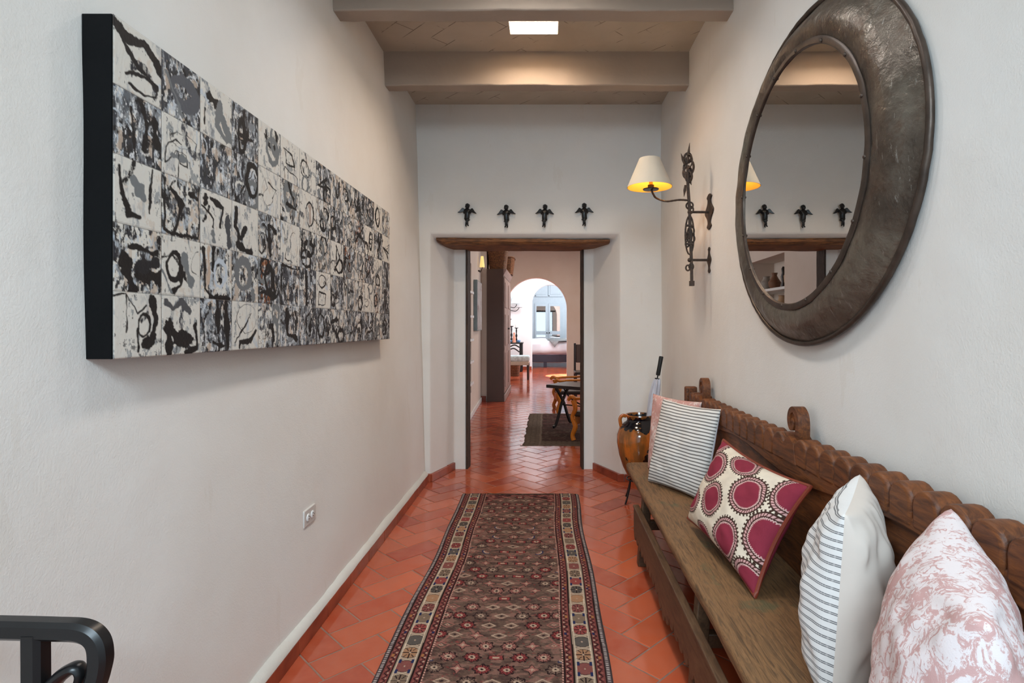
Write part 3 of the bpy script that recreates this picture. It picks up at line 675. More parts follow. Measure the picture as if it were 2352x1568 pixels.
    def zig(a_, b_):
        t_ = (e-a_)/(b_-a_); m = (t_ > 0) & (t_ < 1)
        lay(img, (m & (np.abs(t_-0.2-0.6*tri) < 0.11)), DK); ph = ((Y+0.017) % 0.034)/0.034
        lay(img, (m & (np.abs(t_-0.72) < 0.13) & (np.abs(tri-0.05) < 0.22)), CR); lay(img, (m & (np.abs(t_-0.25) < 0.12) & (np.abs(tri-0.95) < 0.15)), PK)
        lay(img, (m & (np.abs(t_-0.3) < 0.2) & ((Y % 0.31) < 0.02)), GD); lay(img, (m & (np.abs(t_-0.6) < 0.2) & (((Y+0.05) % 0.41) < 0.018)), NV)
    zig(0.036, 0.066)
    band(0.066, 0.072, (38, 24, 22)); band(0.072, 0.158, (148, 128, 110)); band(0.158, 0.166, (34, 22, 20)); zig(0.168, 0.198); band(0.198, 0.206, (40, 24, 22))
    band(0.206, 0.213, (92, 60, 54)); lay(img, ((e > 0.206) & (e < 0.213) & ((Y % 0.016) < 0.009)), (186, 140, 124))
    # cream border medallions
    t_ = (e-0.081)/(0.149-0.081)*2-1; per = 0.092; ci = np.floor(Y/per).astype(int); s_ = (Y-(ci+0.5)*per)/(per/2); inn = (np.abs(t_) < 1)
    cc_ = [(116, 96, 80), (132, 64, 60), (84, 76, 70), (152, 112, 84), (120, 70, 64)]
    for k in range(5):
        mk = inn & (ci % 5 == k) & (np.abs(s_) < 0.9); lay(img, mk, cc_[k])
    an = np.arctan2(s_, t_); ra = np.hypot(s_, t_); odd = (ci % 2 == 1)
    lay(img, (inn & odd & ((np.abs(t_) < 0.06) | (np.abs(s_) < 0.05)))*1.0, DK); lay(img, (inn & odd & (np.abs(np.abs(t_)-np.abs(s_)) < 0.08) & (ra > 0.4)), DK)
    lay(img, (inn & odd & (ra > 0.95) & (np.abs(t_) > 0.5)), CR); lay(img, (inn & odd & (ra < 0.14)), CR)
    wv_ = 0.62+0.30*(1-t_**2); ev = ~odd
    lay(img, (inn & (np.abs(np.abs(s_)-wv_) < 0.07)), (168, 146, 124)); lay(img, (inn & (np.abs(np.abs(s_)-wv_+0.11) < 0.035)), DK)
    lay(img, (inn & ev & (ra < 0.12)), CR); lay(img, (inn & ev & (ci % 4 == 0) & (np.abs(t_) > 0.6) & (np.abs(s_) > 0.45)), NV)
    lay(img, ((e > 0.076) & (e < 0.080))*0.0, DK)
    lay(img, (((e > 0.079) & (e < 0.0825)) | ((e > 0.1475) & (e < 0.151)))*1.0, (196, 178, 154))
    if ends: lay(img, (Y < 0.012)*1.0, (70, 60, 50))
    wr = fbm(h, w_, 2, 2, rng, 2); img *= (0.86+0.28*wr)[..., None]
    img *= (1+0.10*np.sin(np.arange(h)*2.1))[:, None, None]
    return img*1.0
RW, RH, nx_, ny_ = 0.905, 3.15, 330, 1000
rc = rug_colors(nx_, ny_, RW, RH, 5)
P = np.zeros((ny_, nx_, 3)); uu = np.linspace(0, 1, nx_)[None]; vv = np.linspace(0, 1, ny_)[:, None]; yy = 4.462-RH*vv
off = 0.004*np.sin(yy*2.6)+0.004*np.sin(yy*6.1+1)
P[..., 0] = -0.658+0.905*uu+off-0.006*(1-2*uu)*np.sin(yy*3.1); P[..., 1] = yy-0.018*uu+0.004*np.sin(uu*9)
thk = 0.009*np.clip(np.minimum(uu, 1-uu)/0.008, 0, 1)*np.clip(vv/0.002, 0.0, 1)
P[..., 2] = thk+0.0005+0.0022*(1+np.sin(yy*4+uu*3))*np.clip(np.minimum(uu, 1-uu)/0.05, 0, 1)
ro = grid_mesh('runner_rug', P, rc, vcol_mat('wool_pile', 0.95, 0.6, 380, 0.1))
tag(ro, 'long brown and rose patterned wool runner on the corridor floor', 'rug')

# --- iron stair handrail at the left
hr = empty('stair_handrail', (-0.9, 0.91, 0)); tag(hr, 'black iron stair handrail with a scrolled end, cut off at lower left', 'handrail')
def rel(p, o): return Vector(p)-Vector(o)
Yh = 0.91; hp = lambda px, py, dy=0: rel(at(px, py, Yh+dy), (-0.9, 0.91, 0))
bm = B(); tube(bm, smooth_path([hp(-420, 1432), hp(-200, 1438), hp(0, 1441), hp(120, 1444), hp(190, 1448), hp(222, 1468), hp(231, 1505), hp(226, 1545), hp(212, 1590), hp(196, 1650), hp(170, 1720)], 8), [0.0155]*8+[0.0155, 0.0145, 0.0145, 0.0140, 0.0135, 0.012], 12, sq=True)
obj('rail', bm, M['black'], hr)
bm = B(); tube(bm, [hp(82, 1450), hp(84, 1800), rel((at(84, 1800, Yh).x, Yh, 0.0), (-0.9, 0.91, 0))], 0.0165, 12, sq=True)
obj('post', bm, M['black'], hr)
bm = B(); tube(bm, smooth_path([hp(92, 1660), hp(104, 1600), hp(135, 1556), hp(172, 1532), hp(186, 1548), hp(172, 1585), hp(158, 1600)], 8), [0.017, 0.019, 0.0165, 0.012, 0.010, 0.009], 12, ry=0.6)
obj('scroll', bm, M['black'], hr)
bm = B(); tube(bm, [hp(-420, 1432), rel((at(-420, 1432, Yh).x, Yh, 0), (-0.9, 0.91, 0))], 0.0165, 12, sq=True)
obj('post', bm, M['black'], hr)

# --- bench
BY0, BY1 = 0.53, 3.66; BC = 2.09
bench = empty('wooden_bench', (0.74, BC, 0)); tag(bench, 'long dark carved wooden bench with scalloped backrest against the right wall', 'bench')
def L(p): return Vector(p)-Vector((0.74, BC, 0))
def btrans(bm): 
    for v_ in bm.verts: v_.co -= Vector((0.74, BC, 0))
    return bm
# seat plank with worn edge
bm = B(); n = 70; pr = None
for i in range(n+1):
    y = BY0+(BY1-BY0)*i/n; e = 0.006*mn.noise(Vector((y*3, 0, 3)))+0.003*mn.noise(Vector((y*12, 0, 7)))
    ring = [(0.90, 0.452), (0.72, 0.451+0.002*mn.noise(Vector((y*5, 1, 1)))), (0.545, 0.45), (0.522+e, 0.446), (0.513+e, 0.436), (0.516+e, 0.405), (0.524+e, 0.397), (0.90, 0.397)]
    r_ = [bm.verts.new((p[0], y, p[1])) for p in ring]
    if pr:
        for k in range(8): bm.faces.new((pr[k], r_[k], r_[(k+1) % 8], pr[(k+1) % 8]))
    else: bm.faces.new(r_)
    pr = r_
bm.faces.new(pr[::-1])
obj('seat', btrans(bm), M['seat'], bench, angle=50)['label'] = 'worn plank seat with greenish traces of paint'
def ztop(y): return 0.875+0.030*math.exp(-((y-1.3)/0.9)**2)
bm = B(); ys = np.linspace(BY0+0.02, BY1-0.1, 60)
pts = [(y, 0.40) for y in ys]+[(y, ztop(y)-0.012) for y in ys[::-1]]
prism(bm, pts, 'x', 0.902, 0.942)
obj('backrest', btrans(bm), M['bench'], bench, bevel=0.004)
# crest of rounded lobes
pitch = 0.094; fin = [0.856, 2.09, 3.326]
bm = B(); y = BY0+0.05; started = False
while y < BY1-0.10:
    near = min(abs(y-f_) for f_ in fin)
    if near > 0.055 and y < BY1-0.16:
        z0 = ztop(y)-0.004; ww = pitch*0.498; hh = 0.052; started = True
        pts = [(y-ww, z0-0.05), (y-ww*0.97, z0-0.012)]+[(y-ww*math.cos(a), z0+hh*math.sin(a)**0.8) for a in np.linspace(0.12, PI-0.12, 9)]+[(y+ww*0.97, z0-0.012), (y+ww, z0-0.05)]
        prism(bm, pts, 'x', 0.886, 0.958)
    elif started:
        obj('carved_crest', btrans(bm), M['bench'], bench, bevel=0.011, seg=3); bm = B(); started = False
    y += pitch
if started: obj('carved_crest', btrans(bm), M['bench'], bench, bevel=0.011, seg=3)
# lower relief band
bm = B(); pts = [(y, ztop(y)-0.03) for y in ys]+[(y, ztop(y)-0.085-0.022*math.sin((y-0.5)*5.1)) for y in ys[::-1]]
prism(bm, pts, 'x', 0.8895, 0.905)
obj('relief_band', btrans(bm), M['bench'], bench, bevel=0.006)
for f_ in fin:
    zb = ztop(f_)+0.005; bm = B()
    # swelling block under the scroll
    pts = [(f_+0.13, zb-0.05), (f_+0.12, zb+0.008), (f_+0.07, zb+0.020), (f_+0.03, zb+0.004), (f_+0.012, zb+0.028), (f_-0.02, zb+0.044), (f_-0.055, zb+0.024), (f_-0.075, zb-0.05)]
    prism(bm, pts, 'x', 0.884, 0.962)
    sp_ = [(f_+.75*a, zb+b) for a, b in ((-.040, .02), (-.050, .055), (-.054, .090), (-.044, .120), (-.008, .138), (.030, .126), (.044, .096), (.028, .070), (.002, .070), (-.006, .090), (.010, .100))]
    sm = smooth_path([(0, a, b) for a, b in sp_], 5); m_ = len(sm); A1, A2 = [], []
    for i, p in enumerate(sm):
        tg = (sm[min(i+1, m_-1)]-sm[max(i-1, 0)]).normalized(); nn = Vector((0, -tg.z, tg.y)); wd = 0.0135*(1-0.45*i/m_)*(1.35-0.35*min(i/9, 1))
        A1.append(p+nn*wd); A2.append(p-nn*wd)
    xa, xb = 0.905, 0.948
    rows = [[bm.verts.new((x, p.y, p.z)) for p in Q] for x in (xa, xb) for Q in (A1, A2)]
    for i in range(m_-1):
        a1, a2, b1, b2 = rows
        bm.faces.new((a1[i], a1[i+1], a2[i+1], a2[i])); bm.faces.new((b1[i], b2[i], b2[i+1], b1[i+1]))
        bm.faces.new((a1[i], b1[i], b1[i+1], a1[i+1])); bm.faces.new((a2[i], a2[i+1], b2[i+1], b2[i]))
    for i in (0, m_-1): bm.faces.new([rows[0][i], rows[1][i], rows[3][i], rows[2][i]])
    # filled web of the volute
    ccx = [(f_+0.004+0.026*math.cos(a), zb+0.098+0.026*math.sin(a)) for a in np.linspace(0, 2*PI, 16, endpoint=False)]
    prism(bm, ccx, 'x', 0.911, 0.943)
    obj('scroll_finial', btrans(bm), M['bench'], bench, bevel=0.004)
for ye in (BY1-0.055, BY0+0.005):
    bm = B(); box(bm, 0.885, 0.96, ye, ye+0.05, 0.0, 0.945)
    obj('end_post', btrans(bm), M['bench'], bench, bevel=0.01, seg=3)
# apron with scalloped lower edge
AY0, AY1 = 0.80, 3.24
bm = B(); pts = [(AY0, 0.308), ]; pts = []
ny2 = 260
for i in range(ny2+1):
    y = AY1+(AY0-AY1)*i/ny2; ph = ((AY1-y)/0.078) % 1
    z_ = 0.175-0.050*math.sqrt(max(0, 1-(2*ph-1)**2)); cen = math.exp(-((y-2.42)/0.10)**2)+math.exp(-((y-1.62)/0.12)**2); z_ -= 0.045*cen
    pts.append((y, z_))
pts = [(AY0, 0.312), (AY1, 0.312)]+pts
prism(bm, pts, 'x', 0.497, 0.520)
obj('scalloped_apron', btrans(bm), M['apron'], bench, bevel=0.003, angle=60)
bm = B(); box(bm, 0.493, 0.526, AY0, AY1, 0.296, 0.314); obj('apron_rail', btrans(bm), M['apron'], bench, bevel=0.004)
for y in (3.16, 2.02, 0.88):
    bm = B(); bar(bm, (0.530, y, 0.0), (0.560, y, 0.40), 0.05, 0.05, (0, 1, 0)); obj('leg', btrans(bm), M['apron'], bench, bevel=0.005)
    bm = B(); bar(bm, (0.92, y, 0.0), (0.88, y, 0.40), 0.05, 0.05, (0, 1, 0)); obj('leg', btrans(bm), M['apron'], bench, bevel=0.005)
    bm = B(); box(bm, 0.545, 0.90, y-0.02, y+0.02, 0.20, 0.25); obj('stretcher', btrans(bm), M['apron'], bench, bevel=0.004)

# --- pillows
def pillow(name, BL, BR, TL, TR, tf, tb, mat, label, n=70, colors=None, pinch=0.05, seed=0, wr=0.004, parent=None, uvs=True, sag=0.0):
    BL, BR, TL, TR = [np.array(p, float) for p in (BL, BR, TL, TR)]
    org = (BL+BR)/2; s = np.linspace(-1, 1, n+1); U, V_ = np.meshgrid(s, s)
    Up = U*(1-pinch*(1-V_**2)*np.abs(U)**1.5); Vp = V_*(1-pinch*(1-U**2)*np.abs(V_)**1.5)
    a, b = (Up+1)/2, (Vp+1)/2
    base = ((1-a)*(1-b))[..., None]*BL+(a*(1-b))[..., None]*BR+((1-a)*b)[..., None]*TL+(a*b)[..., None]*TR-org
    ex = (BR-BL+TR-TL); ez = (TL-BL+TR-BR); nrm = np.cross(ex, ez); nrm /= np.linalg.norm(nrm)      # front side
    prof = np.clip((1-U**2)*(1-(V_)**2), 0, 1)**0.42*(1-0.10*V_)
    w1 = np.array([[mn.noise(Vector((x*2.2, y*2.2, seed)))*wr*1.6+mn.noise(Vector((x*5, y*5, seed+9)))*wr for x in s] for y in s])
    edge = np.clip((1-np.maximum(np.abs(U), np.abs(V_)))*8, 0, 1)
    F_ = base+nrm*((prof*tf+w1*edge)[..., None]); Bk = base-nrm*((prof*tb+w1*edge)[..., None])
    nv = (n+1)**2; idx = np.arange(nv).reshape(n+1, n+1); bi = idx+nv; rim = (np.maximum(np.abs(U), np.abs(V_)) > 1-1e-6)
    bi = np.where(rim, idx, bi)
    q1 = np.stack([idx[:-1, :-1], idx[:-1, 1:], idx[1:, 1:], idx[1:, :-1]], -1).reshape(-1, 4)
    q2 = np.stack([bi[:-1, :-1], bi[1:, :-1], bi[1:, 1:], bi[:-1, 1:]], -1).reshape(-1, 4)
    me = bpy.data.meshes.new(name); vs_ = np.concatenate([F_.reshape(-1, 3), Bk.reshape(-1, 3)])
    me.from_pydata(vs_.tolist(), [], np.concatenate([q1, q2]).tolist()); me.update()
    uv = me.uv_layers.new(name='UVMap'); lv = np.zeros(len(me.loops), np.int32); me.loops.foreach_get('vertex_index', lv)
    tu = np.concatenate([(U.reshape(-1)+1)/2]*2); tv = np.concatenate([(V_.reshape(-1)+1)/2]*2)
    uv.data.foreach_set('uv', np.stack([tu[lv], tv[lv]], -1).reshape(-1).astype(np.float32))
    me.polygons.foreach_set('use_smooth', [True]*len(me.polygons))
    mats_ = mat if isinstance(mat, (list, tuple)) else [mat]
    for m_ in mats_: me.materials.append(m_)
    if len(mats_) > 1: me.polygons.foreach_set('material_index', [0]*len(q1)+[1]*len(q2))
    if colors is not None:
        ca = me.color_attributes.new('Col', 'FLOAT_COLOR', 'POINT'); c4 = np.ones((2*nv, 4), np.float32); cc = colors((U+1)/2, (V_+1)/2).reshape(-1, 3)
        c4[:nv, :3] = cc; c4[nv:, :3] = L3((122, 40, 56)); ca.data.foreach_set('color', c4.reshape(-1))
    o = bpy.data.objects.new(name, me); link(o); o.location = org
    bm = bmesh.new(); bm.from_mesh(me)
    loose = [v_ for v_ in bm.verts if not v_.link_faces]; bmesh.ops.delete(bm, geom=loose, context='VERTS'); bm.to_mesh(me); bm.free()
    tag(o, label, 'pillow')
    rimpts = [base[0, i] for i in range(n+1)]+[base[i, n] for i in range(1, n+1)]+[base[n, i] for i in range(n-1, -1, -1)]+[base[i, 0] for i in range(n-1, 0, -1)]
    return o, rimpts
def stripe_mat(name, N, rgb, linec, wid=0.5, dbl=False, wob=0.02, axis=1):
    t = NT(name); tc = t.n('ShaderNodeTexCoord'); sx = t.n('ShaderNodeSeparateXYZ'); t.put(sx.inputs[0], tc.outputs['UV'])
    v = t.math('ADD', sx.outputs[axis], t.math('MULTIPLY', t.math('SUBTRACT', t.noise(tc.outputs['UV'], 3, 2), 0.5), wob))
    fr = t.math('FRACT', t.math('MULTIPLY', v, N)); d = t.math('ABSOLUTE', t.math('SUBTRACT', fr, 0.5))
    if dbl: d = t.math('ABSOLUTE', t.math('SUBTRACT', d, 0.10))
    m = t.ramp(d, [(wid*0.75, (1, 1, 1)), (wid, (0, 0, 0))])
    if dbl:
        dash = t.math('GREATER_THAN', t.math('FRACT', t.math('MULTIPLY', sx.outputs[1-axis], 130)), 0.25)
        m = t.math('MULTIPLY', m, t.math('ADD', t.math('MULTIPLY', dash, 0.25), 0.75))
    fb = t.noise(t.coord(), 500, 2)
    c = t.mix(t.math('MULTIPLY', m, 0.85), lin(rgb), lin(linec))
    return t.done(c, 0.92, t.bump(fb, 0.35, 0.0015, t.bump(t.noise(t.coord(), 14, 3), 0.25, 0.01)), spec=0.15)
def pink_mat(name, rgb, pk, sc, th):
    t = NT(name); tc = t.n('ShaderNodeTexCoord'); mp = t.n('ShaderNodeMapping'); t.put(mp.inputs[0], tc.outputs['UV']); v = mp.outputs[0]
    ob = t.coord(scale=(1.2, 1.2, 0.8)); big = t.noise(ob, 7.0, 3, 0.6); fine = t.noise(ob, sc*2.2, 6, 0.78, 1.0)
    # broken ornamental outlines
    vo = t.n('ShaderNodeTexVoronoi', feature='DISTANCE_TO_EDGE'); wv_ = t.mix(0.16, v, t.n('ShaderNodeTexNoise', Scale=9.0).outputs['Color']); t.put(vo.inputs['Vector'], wv_); vo.inputs['Scale'].default_value = 7.0
    ring = t.math('LESS_THAN', t.math('ABSOLUTE', t.math('SUBTRACT', vo.outputs[0], 0.06)), 0.016)
    sx = t.n('ShaderNodeSeparateXYZ'); t.put(sx.inputs[0], v)
    ex_ = t.math('ABSOLUTE', t.math('SUBTRACT', sx.outputs[0], 0.5)); ey_ = t.math('ABSOLUTE', t.math('SUBTRACT', sx.outputs[1], 0.5)); bx_ = t.math('MAXIMUM', ex_, ey_)
    frm = t.math('LESS_THAN', t.math('ABSOLUTE', t.math('SUBTRACT', bx_, 0.37)), 0.006); frm2 = t.math('LESS_THAN', t.math('ABSOLUTE', t.math('SUBTRACT', bx_, 0.31)), 0.004)
    f = t.math('ADD', fine, t.math('MULTIPLY', t.math('SUBTRACT', big, 0.5), 0.5))
    m = t.ramp(f, [(th, (0, 0, 0)), (th+0.05, (1, 1, 1))])
    wear = t.ramp(t.noise(v, 20, 4, 0.7), [(0.45, (0, 0, 0)), (0.52, (1, 1, 1))])
    m = t.math('MAXIMUM', m, t.math('MULTIPLY', wear, t.math('MAXIMUM', ring, t.math('MAXIMUM', frm, frm2))))
    c = t.mix(t.math('MULTIPLY', m, 0.8), lin(rgb), lin(pk))
    return t.done(c, 0.9, t.bump(t.noise(t.coord(), 400, 2), 0.25, 0.0015, t.bump(t.noise(t.coord(), 10, 3), 0.25, 0.012)), spec=0.15)
pillow('throw_pillow', (0.625, 3.50, 0.452), (0.835, 3.23, 0.455), (0.672, 3.58, 0.905), (0.885, 3.23, 0.90), 0.055, 0.06, pink_mat('pink_print_far', (216, 196, 188), (190, 132, 122), 14, 0.44),
       'faded pink patterned pillow at the far end of the bench, behind a striped one', seed=1)
pillow('throw_pillow', (0.575, 3.223, 0.452), (0.79, 2.83, 0.452), (0.676, 3.29, 0.912), (0.885, 2.876, 0.912), 0.060, 0.06, [stripe_mat('ticking_stripe', 27, (222, 217, 210), (84, 78, 76), 0.22), M['bedding']],
       'white pillow with thin horizontal black stripes, facing outward at the far end of the bench', seed=2, n=90)
MED = [(.20, .71, .105, .125), (.49, .905, .105, .08), (.405, .42, .088, .12), (.71, .675, .102, .128), (.985, .88, .095, .14), (.70, .20, .085, .135), (.985, .44, .105, .145), (.96, .04, .095, .11), (.06, .25, .13, .10), (.39, .03, .075, .07), (.02, .98, .09, .12)]
def med_colors(U, V_):
    img = np.zeros(U.shape+(3,)); img[:] = L3((222, 208, 188)); rng = np.random.default_rng(2); h, w_ = U.shape
    for (cx, cy, rx, ry) in MED:
        dx, dy = (U-cx)/rx, (V_-cy)/ry; r = np.hypot(dx, dy); an = np.arctan2(dy, dx)
        N = 34; w1 = np.cos(an*N)
        lay(img, (r < 1.50+0.13*(w1 > 0.1)) & (r > 1.40) & ((r < 1.48) | (w1 > 0.1)), (66, 44, 36))
        lay(img, (np.abs(r-1.45) < 0.05), (66, 44, 36)); lay(img, (np.abs(r-1.31) < 0.09), (206, 160, 156)); lay(img, ((np.abs(r-1.31) < 0.09) & (np.cos(an*40+r*18) > 0.45)), (92, 54, 50))
        lay(img, (np.abs(r-1.17) < 0.055), (70, 44, 38)); lay(img, (r < 1.13+0.03*np.cos(an*60)), (214, 176, 168)); lay(img, (r < 1.05+0.05*np.cos(an*60)), (134, 46, 62))
    f = fbm(h, w_, 20, 20, rng); img *= (0.9+0.2*f)[..., None]
    return img
p3, rim = pillow('throw_pillow', (0.625, 2.50, 0.490), (0.681, 1.849, 0.458), (0.787, 2.52, 0.829), (0.868, 1.862, 0.812), 0.085, 0.07, vcol_mat('embroidered_cotton', 0.85, 0.4, 500, 0.15),
       'cream pillow with large crimson medallions and rust piping', n=300, colors=med_colors, seed=3, pinch=0.11, wr=0.005)
bm = B(); step = rim[::6]; tube(bm, step, 0.0075, 8, closed=True)
obj('piping', bm, plain('rust_piping', (122, 48, 28), 0.5), p3)['label'] = 'rust red leather-like piping'
plainback = plain('cream_cotton', (208, 197, 187), 0.9, var=0.03, scale=4, bump=0.3, bscale=9)
pillow('throw_pillow', (0.860, 1.575, 0.452), (0.650, 1.30, 0.452), (0.885, 1.60, 0.924), (0.700, 1.33, 0.900), 0.108, 0.105, [stripe_mat('ticking_stripe_wide', 24, (222, 219, 216), (80, 80, 84), 0.075, True, 0.03), plainback],
       'striped pillow seen edge on with a plain cream back, in front of the medallion pillow', seed=4, n=90, wr=0.007)
pillow('throw_pillow', (0.850, 1.175, 0.452), (0.615, 0.82, 0.452), (0.885, 1.24, 0.946), (0.660, 0.85, 0.900), 0.145, 0.10, pink_mat('pink_print_near', (222, 210, 209), (190, 140, 134), 15, 0.50),
       'large faded pink patterned pillow nearest the viewer at lower right', seed=5, n=90, wr=0.008)

# --- round mirror
mir = empty('round_mirror', (XR-0.005, 2.125, 1.880)); tag(mir, 'big mirror in a wide round hammered metal frame on the right wall', 'mirror')
def ringmesh(prof, n=128, closed=False, jit=0.0):
    bm = B(); rows = []
    for k in range(n):
        a = 2*PI*k/n; row = []
        for (ay, bz, x) in prof:
            j = 1+jit*mn.noise(Vector((math.cos(a)*4, math.sin(a)*4, ay*5)))
            row.append(bm.verts.new((x-(XR-0.005)+jit*1.2*mn.noise(Vector((math.cos(a)*6, math.sin(a)*6, ay*9))), ay*j*math.cos(a), bz*j*math.sin(a))))
        rows.append(row)
    m = len(prof)
    for k in range(n):
        a_, b_ = rows[k], rows[(k+1) % n]
        for i in range(m if closed else m-1): bm.faces.new((a_[i], b_[i], b_[(i+1) % m], a_[(i+1) % m]))
    return bm
ai, bi_, ao, bo = 0.520, 0.474, 0.705, 0.600
prof = []
for q in np.linspace(0, 1, 20):
    x = 0.916-0.011*math.sin(min(q*1.25, 1)*PI*0.95)+0.045*q**2.6
    prof.append((ai+(ao-ai)*q, bi_+(bo-bi_)*q, x))
obj('metal_frame', ringmesh(prof, jit=0.005), M['zinc'], mir)
bm = B(); n = 160
tube(bm, [(0.958-(XR-0.005)+0.002*mn.noise(Vector((k*0.6, 0, 0))), (ao+.006)*math.cos(2*PI*k/n), (bo+.006)*math.sin(2*PI*k/n)) for k in range(n)], 0.0105, 10, closed=True)
obj('rolled_rim', bm, M['zinc_dark'], mir)
obj('riveted_band', ringmesh([(0.502, 0.456, 0.922), (0.502, 0.456, 0.911), (0.505, 0.459, 0.908), (0.522, 0.476, 0.907), (0.528, 0.482, 0.911), (0.528, 0.482, 0.925)], jit=0.002), M['zinc_dark'], mir)
rv = None
for k in range(16):
    a = 2*PI*(k+0.3)/16
    if rv is None:
        bm = B(); ball(bm, (0, 0, 0), 0.0065, (0.7, 1, 1), 6); rv = obj('rivet', bm, M['zinc_dark'], mir); r_ = rv
    else:
        r_ = rv.copy(); col.objects.link(r_)
    r_.location = (0.907-(XR-0.005), 0.511*math.cos(a), 0.465*math.sin(a))
bm = B()
gl = [bm.verts.new((0.915-(XR-0.005), 0.504*math.cos(2*PI*k/96), 0.458*math.sin(2*PI*k/96))) for k in range(96)]
gl2 = [bm.verts.new(v_.co+Vector((0.004, 0, 0))) for v_ in gl]
bm.faces.new(gl); bm.faces.new(gl2[::-1])
for k in range(96): bm.faces.new((gl[k], gl[(k+1) % 96], gl2[(k+1) % 96], gl2[k]))
obj('mirror_glass', bm, M['mirror'], mir, smooth=False)
obj('backing', ringmesh([(0.69, 0.58, 0.962), (0.02, 0.02, 0.962)]), M['zinc_dark'], mir)

# --- wrought iron sconce
SY, SX = 3.37, 0.85
sc_ = empty('wall_sconce', (XR, SY, 1.73)); tag(sc_, 'rusty wrought iron wall sconce with cream lamp shade beside the mirror', 'wall lamp')
so_ = Vector((XR, SY, 1.73)); S = lambda px, py, dy=0.0: at(px, py, SY+dy)-so_
bm = B(); tube(bm, smooth_path([S(1589, 655), S(1588, 600), S(1585, 520), S(1583, 470), S(1580, 425), S(1580, 380)], 6), 0.0085, 8, sq=True)
box(bm, S(1589, 650).x-0.013, S(1589, 650).x+0.013, -0.013, 0.013, S(1589, 655).z-0.004, S(1589, 645).z)
obj('upright_bar', bm, M['rust'], sc_)
for (py0, py1, pyc, rw) in ((445, 527, 487, 0.052), (567, 627, 597, 0.026)):
    zc = EYE+(VY-pyc)*SY/F; zt = EYE+(VY-py0)*SY/F; zb = EYE+(VY-py1)*SY/F
    bm = B(); hh = (zt-zb)/2; cz = (zt+zb)/2-1.73
    pts = []
    for q in np.linspace(-1, 1, 25): pts.append((rw*(0.35+0.9*math.exp(-(q/0.33)**2)+0.35*math.exp(-((abs(q)-0.82)/0.1)**2))*(1 if abs(q) < 0.98 else 0.4), cz+q*hh))
    full = [(y_*1.3, z_) for y_, z_ in pts]+[(-y_*1.3, z_) for y_, z_ in pts[::-1]]
    prism(bm, full, 'x', -0.012, -0.001); obj('wall_plate', bm, M['rust'], sc_, bevel=0.003)
    bm = B(); tube(bm, [(-0.005, 0, zc-1.73), (SX-XR, 0, zc-1.73)], 0.0075, 8); ball(bm, (SX-XR, 0, zc-1.73), 0.013, n=8); obj('wall_bracket', bm, M['rust'], sc_)
def cring(bm, c, a, b, w_, rotz=0.0, n=20, r=0.0042):
    M_ = Matrix.Rotation(rotz, 3, 'Z')
    tube(bm, [Vector(c)+M_ @ Vector((0, a*math.cos(2*PI*k/n), b*math.sin(2*PI*k/n))) for k in range(n)], r, 6, closed=True, ry=w_)
bm = B(); zc = lambda py: EYE+(VY-py)*SY/F-1.73
xb = SX-XR
for (dx, dy, py, a, b, rz) in ((0, -.012, 372, .026, .036, .5), (-.006, .010, 395, .024, .034, 1.1), (.004, -.008, 408, .022, .030, .3), (-.004, .006, 362, .020, .028, 1.4), (0, 0, 385, .030, .045, 1.0), (0, 0, 405, .018, .03, 1.5)):
    cring(bm, (xb-0.005+dx, dy, zc(py)), a, b, 1.9, rz)
obj('iron_ring', bm, M['rust'], sc_)
bm = B()
for (dx, dy, py, a, b, rz) in ((0, 0, 472, .020, .020, 1.2), (0.008, 0, 482, .015, .020, .9), (0, 0, 540, .025, .115, 1.3), (0, 0, 540, .014, .045, 1.0), (.013, .0, 530, .014, .022, 1.5), (.016, 0, 548, .014, .020, 1.5), (-.014, 0, 542, .010, .020, 1.5), (-.014, 0, 560, .010, .018, 1.5), (.010, 0, 612, .012, .018, 1.4), (-.010, 0, 615, .012, .016, 1.4)):
    cring(bm, (xb+dx, dy, zc(py)), a, b, 1.3, rz)
for py in (518, 560): box(bm, xb-0.022, xb+0.022, -0.012, 0.012, zc(py)-0.005, zc(py)+0.005)
obj('scrolled_ornament', bm, M['rust'], sc_)
for (p0, p1, r0) in ((S(1579, 375), S(1584, 328), .010), (S(1573, 378), S(1564, 352), .009), (S(1574, 425), S(1571, 452), .009), (S(1582, 408), S(1588, 425), .009)):
    bm = B(); tube(bm, [p0, p0.lerp(p1, .45), p1], [r0*.7, r0, .001], 6); obj('spike', bm, M['rust'], sc_)
LY = 0.165                                           # lamp stands further along the wall
lb = at(1495, 436, SY+LY)-so_
bm = B(); pth = smooth_path([S(1582, 460), S(1560, 459, .0), S(1530, 462, .01), at(1508, 455, SY+LY)-so_, at(1500, 445, SY+LY)-so_, lb+Vector((0, 0, 0.01))], 10)
tube(bm, pth, 0.0085, 6, twist=0.35, ry=0.7); obj('lamp_arm', bm, M['rust'], sc_)
bm = B(); lathe(bm, [(0.0, -0.004), (0.048, 0.0), (0.050, 0.006), (0.02, 0.012), (0.02, 0.03), (0, 0.03)], lb, 24); obj('drip_pan', bm, M['black'], sc_)
sh = at(1492, 430, SY+LY)-so_; sr = 51.5*(SY+LY)/F; shh = 66*(SY+LY)/F; st_ = 23.5*(SY+LY)/F
t = NT('shade_linen'); gi = t.n('ShaderNodeNewGeometry')
mshade = t.done(t.mix(gi.outputs['Backfacing'], lin((222, 214, 200)), lin((228, 160, 40))), 0.8, t.bump(t.noise(t.coord(), 200, 2), .15, .002), spec=0.2)
bm = B(); prof = [(sr, 0.0), (st_, shh)]; n = 48
